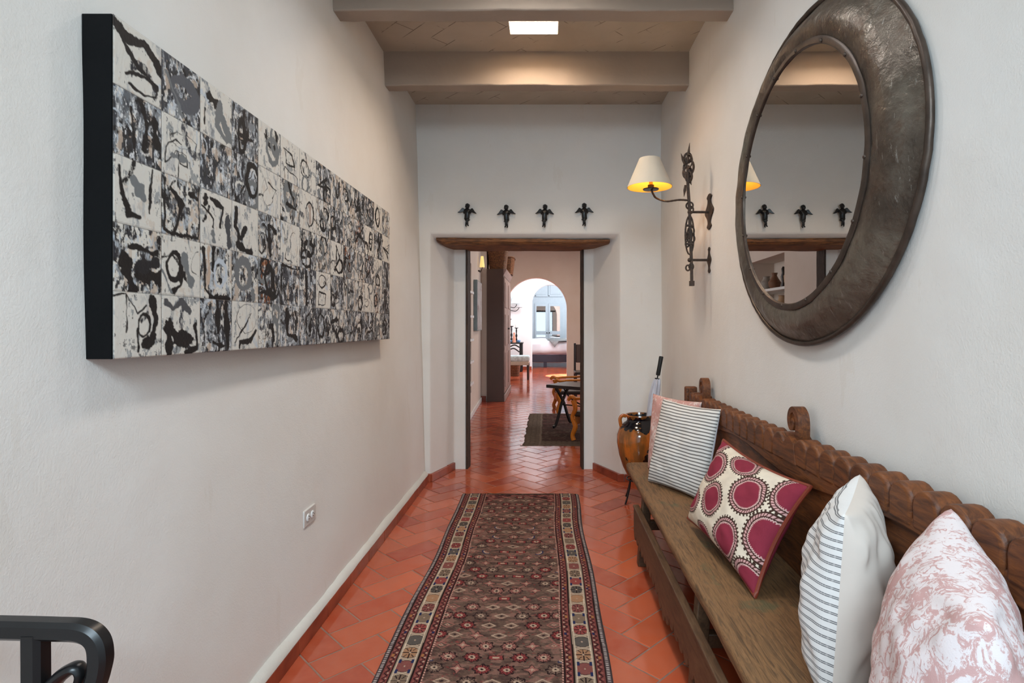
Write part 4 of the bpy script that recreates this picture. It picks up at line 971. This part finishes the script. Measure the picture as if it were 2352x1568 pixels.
r0 = [bm.verts.new(sh+Vector((sr*math.cos(2*PI*k/n), sr*math.sin(2*PI*k/n), 0))) for k in range(n)]; r1 = [bm.verts.new(sh+Vector((st_*math.cos(2*PI*k/n), st_*math.sin(2*PI*k/n), shh))) for k in range(n)]
for k in range(n): bm.faces.new((r0[k], r0[(k+1) % n], r1[(k+1) % n], r1[k]))
obj('lamp_shade', bm, plain('cream_shade', (196, 186, 170), 0.85, var=0.03), sc_)
bm = B(); q0 = [bm.verts.new(sh+Vector(((sr-.003)*math.cos(2*PI*k/n), (sr-.003)*math.sin(2*PI*k/n), 0.0))) for k in range(n)]; q1 = [bm.verts.new(sh+Vector(((st_-.003)*math.cos(2*PI*k/n), (st_-.003)*math.sin(2*PI*k/n), shh))) for k in range(n)]
for k in range(n): bm.faces.new((q0[k], q1[k], q1[(k+1) % n], q0[(k+1) % n]))
obj('shade_lining', bm, plain('gold_lining', (226, 176, 74), 0.5, var=0.03), sc_)['label'] = 'golden inner lining'
bm = B(); tube(bm, [lb+Vector((0, 0, 0.025)), lb+Vector((0, 0, 0.10))], 0.012, 12); obj('candle_sleeve', bm, plain('amber_sleeve', (208, 140, 50), 0.4), sc_)
bulb = bpy.data.lights.new('sconce_bulb', 'POINT'); bulb.energy = 2.2; bulb.color = (1, 0.74, 0.42); bulb.shadow_soft_size = 0.02
bo_ = bpy.data.objects.new('sconce_bulb', bulb); col.objects.link(bo_); bo_.location = so_+lb+Vector((0, 0, 0.125))

# --- four cherubs
def cherub(px, py, label, tilt, mirror):
    Y = 4.80; c = at(px, py, Y); root = empty('cherub_figure', (c.x, 4.825, c.z)); tag(root, label, 'figurine', 'cherubs above the doorway')
    s = mirror; k = 0.0040                        # metres per photo pixel at this depth, slightly enlarged
    P_ = lambda x, z_, d=0.0: Vector((s*x*k, -0.028-d, z_*k))
    bm = B()
    V_ = [P_(0, 8), P_(-0.5, 13), P_(0, 1), P_(0.5, -6), P_(-3.2, -11), P_(1.5, -17, .004), P_(2.5, -24), P_(3.6, -11), P_(-0.5, -18, .008), P_(-1.5, -25), P_(-6, 7), P_(-7, 1, .008), P_(-2, 0, .020), P_(6, 7), P_(7, 1, .008), P_(2, 0.5, .020), P_(4.5, -25.5, .008), P_(-0.2, -27, .010)]
    E = [(0, 1), (0, 2), (2, 3), (3, 4), (4, 5), (5, 6), (3, 7), (7, 8), (8, 9), (0, 10), (10, 11), (11, 12), (0, 13), (13, 14), (14, 15), (6, 16), (9, 17)]
    R_ = [.018, .009, .023, .022, .0135, .0105, .007, .0135, .0105, .007, .0095, .0085, .007, .0095, .0085, .007, .006, .006]
    me = bpy.data.meshes.new('body'); me.from_pydata([tuple(v_) for v_ in V_], E, []); o = bpy.data.objects.new('body', me); link(o, root)
    sk = o.modifiers.new('skin', 'SKIN')
    for i, sv in enumerate(me.skin_vertices[0].data): sv.radius = (R_[i], R_[i]*0.9); sv.use_root = (i == 3)
    ss = o.modifiers.new('s', 'SUBSURF'); ss.levels = ss.render_levels = 2; me.materials.append(M['black'])
    sk.use_smooth_shade = True
    bm = B(); hc = P_(-0.3, 15.5, .002); ball(bm, hc, 0.0195, (0.9, 0.95, 1.1), 10); ball(bm, hc+Vector((s*0.002, -0.018, -0.002)), 0.004, (1, 1, 1.3), 6)
    for ex_ in (-1, 1): ball(bm, hc+Vector((ex_*0.007, -0.0165, 0.004)), 0.003, n=5); ball(bm, hc+Vector((ex_*0.018, 0, 0)), 0.004, (0.6, 1, 1.2), 5)
    ball(bm, hc+Vector((0, -0.0165, -0.010)), 0.004, (1.3, .6, .6), 5)
    obj('head', bm, M['black'], root)
    bm = B()
    for i in range(16):
        a = i*2.4; rr_ = 0.012*math.sqrt(i/16); ball(bm, hc+Vector((rr_*math.cos(a)*1.3, 0.004+rr_*0.2, 0.010+0.010*(1-i/16)+rr_*0.1*math.sin(a))), 0.0075, n=5)
    obj('hair', bm, M['black'], root)
    for sd in (-1, 1):
        bm = B(); pts = [(3, 4), (5, 7), (7, 10), (9.5, 11.6), (11.5, 11), (13.5, 8), (16.5, 4), (20.5, .5), (17, .2), (13, 1.6), (9.5, 2.8), (6.5, 2), (4, 1.2)]
        pp = [(sd*a*k, b*k+0.004) for a, b in pts]; prism(bm, pp, 'y', -0.022, -0.010)
        for v_ in bm.verts: v_.co.y -= abs(v_.co.x)*0.18
        obj('wing', bm, M['black'], root, bevel=0.003, seg=2)
    root.rotation_euler = (0, tilt, 0)
    return root
cherub(1073, 491, 'black winged cherub, leftmost of the four above the doorway', 0.05, 1)
cherub(1163, 494, 'black winged cherub, second from the left above the doorway', -0.04, -1)
cherub(1251, 493, 'black winged cherub, third from the left above the doorway', 0.03, -1)
cherub(1342, 490, 'black winged cherub, rightmost of the four above the doorway', -0.02, -1)

# --- glazed jar, stand and umbrella
JX, JY = 0.70, 4.28
jar = empty('glazed_jar', (JX, JY, 0.17)); tag(jar, 'orange and black drip glazed ceramic jar standing behind the far end of the bench', 'jar')
bm = B(); lathe(bm, [(0.06, 0.0), (0.085, 0.02), (0.125, 0.10), (0.155, 0.19), (0.170, 0.28), (0.168, 0.34), (0.150, 0.39), (0.120, 0.425), (0.098, 0.44), (0.092, 0.455), (0.098, 0.470), (0.106, 0.485), (0.104, 0.492), (0.094, 0.490), (0.086, 0.46), (0.084, 0.44), (0.12, 0.40), (0.15, 0.30), (0.10, 0.08), (0, 0.03)], n=48)
obj('jar_body', bm, M['jar'], jar)
for sd in (-1, 1):
    bm = B(); tube(bm, smooth_path([(sd*0.100, 0, 0.478), (sd*0.128, 0, 0.482), (sd*0.146, 0, 0.458), (sd*0.142, 0, 0.42), (sd*0.136, 0, 0.398)], 5), 0.0095, 8, ry=1.4); obj('handle', bm, plain('amber_glaze', (168, 92, 34), 0.15), jar)
st = empty('jar_stand', (JX, JY, 0)); tag(st, 'thin black iron stand holding the glazed jar off the floor', 'stand')
bm = B(); tube(bm, [(0.095*math.cos(a), 0.095*math.sin(a), 0.175) for a in np.linspace(0, 2*PI, 24, endpoint=False)], 0.006, 8, closed=True); obj('ring', bm, M['black'], st)
for a in (3.75, 5.3, 0.9, 2.2):
    bm = B(); c_, s_ = math.cos(a), math.sin(a)
    tube(bm, smooth_path([(0.095*c_, 0.095*s_, 0.18), (0.10*c_, 0.10*s_, 0.13), (0.125*c_, 0.125*s_, 0.05), (0.145*c_, 0.145*s_, 0.006)], 5), 0.0065, 8); obj('leg', bm, M['black'], st)
um = empty('umbrella', (0.735, 4.32, 0.25)); tag(um, 'folded clear white umbrella with black grip standing in the glazed jar', 'umbrella')
ua = Vector((0.735, 4.32, 0.25)); utop = at(1519, 818, 4.32)-ua; g0 = at(1511, 862, 4.32)-ua
bm = B(); tube(bm, [g0, g0.lerp(utop, .06), g0.lerp(utop, .5), g0.lerp(utop, .95), utop], [.013, .0165, .0155, .0165, .014], 14); obj('grip', bm, plain('black_foam', (18, 18, 18), .6), um)
bm = B(); d0 = g0-utop; tube(bm, [g0+d0*.35, g0], .005, 8); tube(bm, [g0+d0*.14, g0+d0*.20], .019, 12); obj('runner', bm, M['black'], um)
bm = B(); pts = [g0+d0*.18, g0+d0*.5, g0+d0*1.2, g0+d0*2.2, Vector((0, 0, 0.02))]; sm = smooth_path(pts, 4); n = 16; rows = []
for i, p in enumerate(sm):
    tt = i/(len(sm)-1); rr_ = np.interp(tt, [0, .12, .45, .8, 1], [.020, .026, .038, .030, .006])
    rows.append([bm.verts.new(p+Vector((rr_*(1+.16*math.cos(k*PI+tt*2))*math.cos(2*PI*k/n), rr_*(1+.16*math.cos(k*PI+tt*2))*math.sin(2*PI*k/n), 0))) for k in range(n)])
for a_, b_ in zip(rows, rows[1:]):
    for k in range(n): bm.faces.new((a_[k], a_[(k+1) % n], b_[(k+1) % n], b_[k]))
bm.faces.new(rows[0]); bm.faces.new(rows[-1][::-1])
obj('folded_canopy', bm, plain('translucent_vinyl', (190, 190, 200), .3, var=.08), um)

# ================================================================== DINING ROOM
r6 = np.random.default_rng(6); U6, V6 = np.meshgrid(np.linspace(0, 1.9, 230), np.linspace(0, 2.22, 200)); rc = np.zeros((200, 230, 3)); rc[:] = L3((98, 84, 72))
n6 = fbm(200, 230, 5, 26, r6); n7 = fbm(200, 230, 3, 3, r6)
fld = (U6 > .20) & (V6 > .10) & (V6 < 2.0); lay(rc, fld*1.0, (78, 54, 50)); lay(rc, (fld & (n6 > .55))*.7, (58, 42, 38)); lay(rc, (fld & (n6 < .40))*.7, (100, 62, 60))
lay(rc, (fld & (V6 > 1.25))*.55, (66, 52, 44)); brd = ((U6 % .06) < .018) & ((V6 % .10) < .06) & ~fld; lay(rc, brd*.6, (74, 62, 54)); lay(rc, (n7 > .6)*.3, (124, 108, 92)); lay(rc, (np.abs(U6-.185) < .006)*.7, (128, 112, 98))
P = np.zeros((200, 230, 3)); uu = np.linspace(0, 1, 230)[None]; vv = np.linspace(0, 1, 200)[:, None]
P[..., 0] = -0.262+1.9*uu+(0.006*np.sin(vv*31)+.004*np.sin(vv*57))*(1-uu)**8-0.03*(vv > .985)*(1-uu)**8; P[..., 1] = 8.44-2.22*vv+.008*np.sin(uu*14); P[..., 2] = 0.008*np.clip(np.minimum(uu, 1-uu)*60, 0, 1)*np.clip(np.minimum(vv, 1-vv)*60, 0, 1)+0.001
tag(grid_mesh('area_rug', P, rc, vcol_mat('flat_weave', .95, .5, 300, .1)), 'faded brown rug under the low table in the far dining room', 'rug')
# low table: top + crossed iron trestle
tb = empty('low_table', (0.25, 7.24, 0)); tag(tb, 'dark wooden low table on crossed black iron legs beyond the doorway', 'table')
TO = Vector((0.25, 7.24, 0)); nlc = Vector((-0.01, 7.24, 0)); ew_ = Vector((0.27, 0.40, 0)).normalized(); el = Vector((ew_.y, -ew_.x, 0))
def T(a, b, z_): return nlc+ew_*a+el*b+Vector((0, 0, z_))-TO
bm = B(); q = [T(a, b, z_) for z_ in (0.525, 0.565) for (a, b) in ((0, 0), (0.49, 0), (0.49, .9), (0, .9))]; q = [bm.verts.new(p) for p in q]
for f in ((0, 3, 2, 1), (4, 5, 6, 7), (0, 1, 5, 4), (1, 2, 6, 5), (2, 3, 7, 6), (3, 0, 4, 7)): bm.faces.new([q[i] for i in f])
obj('table_top', bm, M['darkwood'], tb, bevel=0.004)
for b in (0.10, 0.80):
    for (a0, a1) in ((0.02, 0.40), (0.47, 0.08)):
        bm = B(); pts = smooth_path([T(a0, b, 0.028), T(a0*.86+a1*.14, b, 0.05), T(a0*.68+a1*.32, b, 0.16), T((a0+a1)/2, b, 0.30), T(a0*.25+a1*.75, b, 0.42), T(a1, b, 0.525)], 4)
        tube(bm, pts, 0.017, 4, ry=1.3); obj('leg', bm, M['black'], tb)
bm = B(); tube(bm, [T(0.24, 0.10, 0.29), T(0.24, 0.8, 0.29)], 0.008, 8); tube(bm, smooth_path([T(.24, .10, .52), T(.24, .22, .38), T(.24, .40, .30)], 5), .009, 6); obj('stretcher', bm, M['black'], tb)
# carved honey coloured armchairs
def armchair(loc, rz, label):
    r = empty('armchair', loc, rz); tag(r, label, 'chair', 'honey wood armchairs at the low table')
    for s in (-1, 1):
        x = s*0.25
        bm = B(); tube(bm, smooth_path([(x, -.27, .0), (x, -.285, .06), (x, -.25, .16), (x, -.29, .26), (x, -.25, .36), (x, -.275, .46)], 5), [.026, .022, .027, .02, .024, .03], 8, ry=1.15); obj('front_leg', bm, M['orange_wood'], r)
        bm = B(); tube(bm, smooth_path([(x, .27, 0), (x, .25, .20), (x, .26, .42), (x, .32, .66)], 5), [.022, .026, .024, .02], 8); obj('rear_leg', bm, M['orange_wood'], r)
        bm = B(); tube(bm, smooth_path([(x, -.34, .455), (x, -.30, .495), (x, -.24, .48), (x, -.12, .49), (x, .10, .495), (x, .28, .505)], 5), [.022, .032, .024, .020, .020, .022], 8, ry=.8); obj('arm', bm, M['orange_wood'], r)
    obj('seat', box(B(), -.25, .25, -.27, .28, .27, .33), M['leather'], r, bevel=.02, seg=3)
    obj('front_rail', box(B(), -.25, .25, -.285, -.255, .17, .27), M['orange_wood'], r, bevel=.008)
    obj('backrest', box(B(), -.24, .24, .27, .31, .36, .62), M['leather'], r, bevel=.012, seg=3)
    return r
armchair((0.664, 6.58, 0.0105), math.radians(-118), 'honey coloured carved armchair this side of the low table, cut off by the door post')
armchair((0.42, 8.78, 0), math.radians(-84), 'honey coloured carved armchair on the far side of the low table')
# dark chair
dc = empty('dark_chair', (0.72, 10.3, 0)); tag(dc, 'dark high backed chair far behind the low table, mostly hidden', 'chair')
for x in (-.20, .20):
    for y, h_ in ((-.2, .45), (.2, .98)): obj('leg', box(B(), x-.02, x+.02, y-.02, y+.02, 0, h_), M['darkwood'], dc, bevel=.004)
obj('seat', box(B(), -.22, .22, -.22, .22, .43, .48), M['darkwood'], dc, bevel=.01); obj('backrest', box(B(), -.18, .18, .185, .215, .62, .96), M['armoire'], dc, bevel=.01)
# armoire
ar = empty('armoire', (-0.9, 10.8, 0)); tag(ar, 'tall dark brown armoire with carved limed doors against the left of the dining room', 'armoire')
AO = Vector((-0.9, 10.8, 0))
def abox(*a): return box(B(), a[0]-AO.x, a[1]-AO.x, a[2]-AO.y, a[3]-AO.y, a[4], a[5])
obj('body', abox(-1.033, -0.745, 9.72, 11.35, 0.02, 2.285), M['armoire'], ar, bevel=.006)
obj('plinth', abox(-1.033, -0.735, 9.715, 11.355, 0.0, 0.06), M['armoire'], ar, bevel=.004)
obj('base_board', abox(-0.745, -0.715, 9.73, 11.35, 0.0, 0.12), M['armoire_front'], ar, bevel=.01)
bm = B(); prism(bm, [(-0.747-AO.x, 2.285), (-0.747-AO.x, 2.17), (-0.735-AO.x, 2.19), (-0.72-AO.x, 2.22), (-0.70-AO.x, 2.255), (-0.695-AO.x, 2.285)], 'y', 9.73-AO.y, 11.37-AO.y); obj('cornice', bm, M['armoire_front'], ar, bevel=.003)
for k in range(2):
    y0 = 9.76+k*0.79
    d = obj('door', abox(-0.745, -0.728, y0, y0+0.76, 0.14, 2.14), M['armoire_front'], ar, bevel=.004)
    for (z0, z1) in ((.24, .84), (.96, 1.50), (1.62, 2.06)): obj('panel', abox(-0.728, -0.718, y0+.10, y0+.66, z0, z1), M['armoire_front'], d, bevel=.008)
    bm = B(); ball(bm, (-0.712-AO.x, y0+(.70 if k % 2 == 0 else .06)-AO.y, 1.25), .016, n=8); obj('knob', bm, M['black'], d)
def basket(name, loc, w0, w1, d0, d1, h_, label):
    r = empty(name, loc); tag(r, label, 'basket')
    bm = B(); n = 28; ks = 5; rows = []
    for j in range(ks+1):
        tt = j/ks; ww, dd = (w0+(w1-w0)*tt)/2, (d0+(d1-d0)*tt)/2; row = []
        for k in range(n):
            a = 2*PI*k/n; c_, s_ = math.cos(a), math.sin(a); q = (abs(c_)**5+abs(s_)**5)**.2
            row.append(bm.verts.new((ww*c_/q, dd*s_/q, h_*tt)))
        rows.append(row)
    for a_, b_ in zip(rows, rows[1:]):
        for k in range(n): bm.faces.new((a_[k], a_[(k+1) % n], b_[(k+1) % n], b_[k]))
    bm.faces.new(rows[0][::-1]); o = obj('basket_body', bm, M['wicker'], r)
    sdf = o.modifiers.new('t', 'SOLIDIFY'); sdf.thickness = .012
    bm = B(); tube(bm, [v_ for v_ in [Vector(((w1/2)*math.cos(a)/((abs(math.cos(a))**5+abs(math.sin(a))**5)**.2), (d1/2)*math.sin(a)/((abs(math.cos(a))**5+abs(math.sin(a))**5)**.2), h_)) for a in np.linspace(0, 2*PI, 28, endpoint=False)]], .014, 8, closed=True); obj('woven_rim', bm, M['wicker'], r)
basket('wicker_basket', (-0.862, 9.99, 2.286), 0.28, 0.36, 0.40, 0.50, 0.36, 'large wicker basket on top of the near end of the armoire')
basket('wicker_basket', (-0.80, 11.05, 2.286), 0.26, 0.34, 0.5, 0.6, 0.32, 'wicker basket farther back on top of the armoire')
# yellow wall light behind basket
wl = empty('wall_light', (-1.128, 9.3, 2.27)); tag(wl, 'small glowing cream wall light beside the armoire', 'wall lamp')
bm = B(); lathe(bm, [(.022, .18), (.042, 0.0)], (.065, 0, 0), 24); tw = NT('glowing_shade'); obj('lamp_shade', bm, tw.done(lin((236, 214, 150)), .8, **{'Emission Color': lin((250, 214, 130)), 'Emission Strength': 0.8}), wl)
bm = B(); tube(bm, smooth_path([(0.0, 0, -.06), (.035, 0, -.08), (.065, 0, -.02), (.065, 0, .03)], 4), .006, 6); lathe(bm, [(.03, -.01), (.03, .01)], (0.005, 0, -.06), 12); obj('lamp_arm', bm, M['rust'], wl)
# painting on inner left wall
pt = empty('framed_painting', (-1.094, 8.92, 1.62), 0.0324); tag(pt, 'pale grey abstract canvas on the dining room wall beyond the doorway', 'painting')
bm = B(); box(bm, -.018, .035, -.42, .42, -.385, .385); obj('canvas_edge', bm, plain('blue_grey_edge', (122, 138, 142), .7), pt, bevel=.003)
cv = np.zeros((60, 60, 3)); cv[:] = L3((186, 182, 182)); r5 = np.random.default_rng(8)
lay(cv, (fbm(60, 60, 8, 8, r5)-.45)*3, (150, 140, 140)); lay(cv, (fbm(60, 60, 4, 4, r5) > .66)*.6, (134, 96, 90)); lay(cv, (fbm(60, 60, 12, 5, r5) > .6)*.5, (214, 216, 220))
Pp = np.zeros((60, 60, 3)); Pp[..., 0] = .0365; Pp[..., 1] = np.linspace(-.41, .41, 60)[None]; Pp[..., 2] = np.linspace(.375, -.375, 60)[:, None]
grid_mesh('painted_face', Pp, cv, vcol_mat('oil_paint', .6, .3, 80), pt)
# niche shelves with pottery (seen at the door edge and in the mirror)
sh_ = empty('shelf_unit', (-1.25, 7.515, 0.35)); tag(sh_, 'white shelves set in the wall niche of the dining room', 'shelves')
for z_ in (.16, .47, .78, 1.11, 1.45):
    obj('shelf', box(B(), -.17, .20, -.653, .653, z_-.035, z_), M['white'], sh_, bevel=.004)
pot_p = [[(.03, 0), (.06, .03), (.07, .08), (.04, .13), (.025, .16), (.035, .19)], [(.05, 0), (.085, .05), (.09, .12), (.05, .17), (.045, .20), (.055, .21)], [(.025, 0), (.03, .05), (.02, .12), (.035, .2), (.02, .27), (.028, .34), (.012, .38)]]
pcol = [plain('brown_clay', (120, 84, 62), .5), plain('grey_clay', (150, 142, 132), .6), plain('black_clay', (36, 30, 30), .3), plain('tan_clay', (176, 142, 108), .6)]
names_ = ['round brown clay pot', 'wide grey clay vase', 'slim dark carved figure', 'tan clay jug']
cnt = 0; rp = random.Random(5)
for zi, z_ in enumerate((.78, 1.11, 1.45)):
    for yi, y in enumerate((7.02, 7.30, 7.58, 7.86)):
        kk = [[0, 1, 3, 1], [1, 3, 0, 1], [3, 2, 0, 1]][zi][yi]; prf = pot_p[[0, 1, 2, 1][kk]]; bm = B(); sc2 = rp.uniform(.8, .98) if kk == 2 else rp.uniform(.9, 1.2)
        lathe(bm, [(a*sc2, b*sc2*(.8 if kk == 2 else 1)) for a, b in prf], n=20); o = obj('clay_vessel', bm, pcol[kk]); o.location = (-1.22, y, .35+z_+.001)
        tag(o, '%s %s the %s niche shelf' % (names_[kk], ['at the near end of', 'second from the near end of', 'third from the near end of', 'at the far end of'][yi], ['lower', 'middle', 'top'][zi]), 'pottery', 'pottery on the niche shelves')

# ================================================================== MIDDLE ROOM
ct = empty('console_table', (-1.02, 15.9, 0)); tag(ct, 'black console table with curved stretchers against the bright white wall', 'table')
Q = lambda x, y, z_: (x+1.02, y-15.9, z_)
obj('table_top', box(B(), *[v_ for p in ((-1.5+1.02, -0.66+1.02), (15.65-15.9, 16.15-15.9), (.775, .815)) for v_ in p]), M['black'], ct, bevel=.006)
for (x, y) in ((-.72, 15.70), (-.72, 16.10), (-1.44, 15.70), (-1.44, 16.10)):
    obj('leg', box(B(), x-.04+1.02, x+.04+1.02, y-.03-15.9, y+.03-15.9, 0, .78), M['black'], ct, bevel=.004)
bm = B(); tube(bm, smooth_path([Q(-.76, 15.70, .68), Q(-.9, 15.70, .745), Q(-1.1, 15.70, .68), Q(-1.3, 15.7, .745), Q(-1.42, 15.7, .68)], 5), .018, 8)
tube(bm, smooth_path([Q(-.76, 15.70, .55), Q(-.92, 15.70, .65), Q(-1.1, 15.70, .60), Q(-1.3, 15.7, .65), Q(-1.42, 15.7, .55)], 5), .018, 8); obj('curved_stretcher', bm, M['black'], ct)
def candlestick(x, y, h_, label):
    r = empty('candlestick', (x, y, .815)); tag(r, label, 'candlestick', 'dark turned candlesticks on the console')
    bm = B(); lathe(bm, [(.06, 0), (.055, .02), (.02, .05), (.03, h_*.2), (.014, h_*.3), (.032, h_*.45), (.014, h_*.6), (.022, h_*.8), (.015, h_*.92), (.055, h_*.97), (.055, h_)], n=16); obj('stem', bm, M['black'], r)
    bm = B(); lathe(bm, [(.036, h_), (.036, h_+.085), (.0, h_+.085)], n=14); obj('candle', bm, M['candle'], r)
candlestick(-1.055, 15.95, .66, 'tallest dark turned candlestick with white candle, by the armoire')
candlestick(-.985, 15.82, .46, 'middle height dark candlestick with white candle on the console')
candlestick(-.855, 15.9, .41, 'shortest dark candlestick with white candle at the right of the console')
bm = B(); lathe(bm, [(.05, 0), (.042, .08), (.035, .17), (.02, .21), (.028, .24), (.022, .27), (0, .285)], n=14); o = obj('clay_figurine', bm, M['pinkclay']); o.location = (-.905, 15.705, .815); tag(o, 'small pink clay figurine between the candlesticks', 'figurine')
for k, (x, y) in enumerate(((-1.03, 15.70), (-.785, 15.74))):
    bm = B(); lathe(bm, [(.03, 0), (.05, .02), (.055, .05), (.045, .07)], n=14); o = obj('glazed_bowl', bm, M['blueglass']); o.location = (x, y, .815); tag(o, ['blue glazed bowl left of the pink figurine', 'blue glazed bowl right of the pink figurine'][k], 'bowl', 'blue bowls on the console')
ws = empty('wall_sconce', (-1.065, 16.47, 1.70)); tag(ws, 'slim black two-armed sconce on the bright white wall', 'wall lamp')
bm = B(); tube(bm, [(0, -.01, -.42), (0, -.01, .42)], .012, 8); lathe(bm, [(.0, -.50), (.03, -.44), (.012, -.38)], (0, -.01, 0), 10); obj('back_bar', bm, M['black'], ws)
bm = B(); tube(bm, smooth_path([(0, -.02, .12), (.12, -.10, .10), (.18, -.15, .15), (.19, -.16, .20)], 5), .010, 8); tube(bm, smooth_path([(0, -.02, .02), (.16, -.06, .0), (.24, -.10, .06), (.26, -.12, .10)], 5), .010, 8); obj('lamp_arm', bm, M['black'], ws)
bm = B(); lathe(bm, [(.16, .22), (.085, .50)], (.19, -.16, 0), 24); obj('lamp_shade', bm, plain('pale_shade', (222, 236, 238), .8), ws)
bm = B(); lathe(bm, [(.09, .10), (.092, .107), (0, .11)], (.27, -.12, 0), 18); obj('drip_pan', bm, M['black'], ws)
# upholstered chair
uc = empty('upholstered_chair', (-.70, 13.68, 0)); tag(uc, 'pale damask upholstered chair with dark legs in the middle room', 'chair')
bm = B(); box(bm, -.28, .29, -.26, .26, .43, .57); obj('seat', bm, M['damask'], uc, bevel=.05, seg=4)
obj('seat_fringe', box(B(), -.27, .27, -.25, .25, .35, .44), plain('beige_fringe', (186, 172, 156), .9, var=.2, scale=60), uc, bevel=.01)
bm = B(); box(bm, -.34, -.22, -.26, .26, .45, .86); obj('backrest', bm, M['damask'], uc, bevel=.05, seg=4)
for (x, y) in ((.25, -.22), (.25, .22), (-.27, -.22), (-.27, .22)):
    bm = B(); tube(bm, [(x, y, .40), (x, y, 0)], [.030, .022], 8); obj('leg', bm, M['darkwood'], uc)
basket('wicker_basket', (-.86, 14.6, 0), .30, .36, .34, .40, .30, 'square wicker basket on the floor behind the upholstered chair')

# ================================================================== BEDROOM
bd = empty('bed', (0.3, 18.3, 0)); tag(bd, 'white made bed on a dark frame seen through the far arch', 'bed')
BO = Vector((.3, 18.3, 0))
def bb(*a): return box(B(), a[0]-BO.x, a[1]-BO.x, a[2]-BO.y, a[3]-BO.y, a[4], a[5])
obj('bed_frame', bb(-.75, 1.35, 17.3, 19.3, .16, .38), M['bedframe'], bd, bevel=.008)
for (x, y) in ((-.05, 17.36), (1.2, 17.36), (-.6, 19.2), (1.2, 19.2)): obj('leg', bb(x-.05, x+.05, y-.05, y+.05, 0, .17), M['bedframe'], bd, bevel=.006)
bm = bb(-.74, 1.34, 17.31, 19.28, .38, .52); obj('mattress', bm, plain('lilac_valance', (206, 186, 200), .9, var=.03), bd, bevel=.03, seg=3)
bm = B(); n = 30
for i in range(n+1):
    for j in range(9):
        x = -.80+2.2*i/n; pr_ = [(17.27, .42), (17.24, .55), (17.25, .70), (17.32, .79), (17.6, .82), (18.2, .83), (18.8, .83), (19.2, .83), (19.3, .60)][j]
        bm.verts.new((x-BO.x, pr_[0]-BO.y+.03*mn.noise(Vector((x*4, j*.7, 0))), pr_[1]+.03*mn.noise(Vector((x*3, j*.8, 5)))))
bm.verts.ensure_lookup_table()
for i in range(n):
    for j in range(8): bm.faces.new((bm.verts[i*9+j], bm.verts[i*9+9+j], bm.verts[i*9+10+j], bm.verts[i*9+j+1]))
dv = obj('duvet', bm, M['bedding'], bd); sdf = dv.modifiers.new('t', 'SOLIDIFY'); sdf.thickness = .02
bm = B(); q = []
for (p, z_) in (((.42-.45, 17.75), .862), ((.95-.12, 17.75), .862), ((.83, 17.26), .815), ((.36, 17.17), .80), ((.12, 17.17), .79), ((.24, 17.155), .62)): q.append((p, z_))
vsq = [bm.verts.new((p[0], p[1], z_)) for p, z_ in q]
bm.faces.new((vsq[0], vsq[1], vsq[2], vsq[3], vsq[4])); bm.faces.new((vsq[4], vsq[3], vsq[5]))
o = obj('grey_throw', bm, M['greycloth']); tag(o, 'grey throw folded over the foot of the bed', 'blanket'); sdf = o.modifiers.new('t', 'SOLIDIFY'); sdf.thickness = .012
# wardrobe
wd = empty('wardrobe', (0.1, 20.1, 0)); tag(wd, 'tall pale blue wardrobe with mirrored doors behind the bed', 'wardrobe')
WO = Vector((.1, 20.1, 0))
def wb(*a): return box(B(), a[0]-WO.x, a[1]-WO.x, a[2]-WO.y, a[3]-WO.y, a[4], a[5])
WY = 19.86; pxx = lambda p: (p-VX)*WY/F; pzz = lambda p: EYE+(VY-p)*WY/F
obj('carcass', wb(-.9, 1.0, WY+.02, 20.35, 0, 3.2), M['blue_paint'], wd, bevel=.006)
for (a, b, pl, pr) in ((1228.5, 1259, 1232, 1253), (1259.5, 1290, 1264, 1286)):
    xa, xb_ = pxx(a), pxx(b); x1, x2 = pxx(pl), pxx(pr); zt = pzz(697)
    bm = B(); zs_ = [.03, .35, .50, pzz(774), pzz(768.5), pzz(760), pzz(703), zt]
    d = None
    bm = wb(xa, x1, WY-.01, WY+.02, .03, zt)
    for (zz0, zz1) in ((.03, .55), (pzz(768.5), pzz(760)), (pzz(703), zt)): 
        for v_ in (wb(x1, x2, WY-.01, WY+.02, zz0, zz1),):
            me = bpy.data.meshes.new('t'); v_.to_mesh(me); v_.free(); bm.from_mesh(me); bpy.data.meshes.remove(me)
    v_ = wb(x2, xb_, WY-.01, WY+.02, .03, zt); me = bpy.data.meshes.new('t'); v_.to_mesh(me); v_.free(); bm.from_mesh(me); bpy.data.meshes.remove(me)
    d = obj('door', bm, M['blue_paint'], wd, bevel=.003)
    for (zz0, zz1) in ((.55, pzz(768.5)), (pzz(760), pzz(703))): obj('mirror_pane', wb(x1, x2, WY+.004, WY+.012, zz0, zz1), M['mirror2'], d, smooth=False)
    bm = B(); ball(bm, (pxx(1256.5 if a < 1240 else 1262)-WO.x, WY-.03-WO.y, pzz(764)), .022, n=8); obj('knob', bm, M['black'], d)
for (a, b) in ((1226, 1258), (1259.5, 1292)):
    d = obj('upper_door', wb(pxx(a), pxx(b), WY-.01, WY+.02, pzz(681), 3.15), M['blue_paint'], wd, bevel=.004)
    obj('panel', wb(pxx(a+4), pxx(b-4), WY-.022, WY-.008, pzz(676), 3.08), M['blue_paint'], d, bevel=.01)
    bm = B(); ball(bm, (pxx(1230 if a < 1240 else 1261)-WO.x, WY-.03-WO.y, pzz(679)), .016, n=8); obj('knob', bm, M['black'], d)
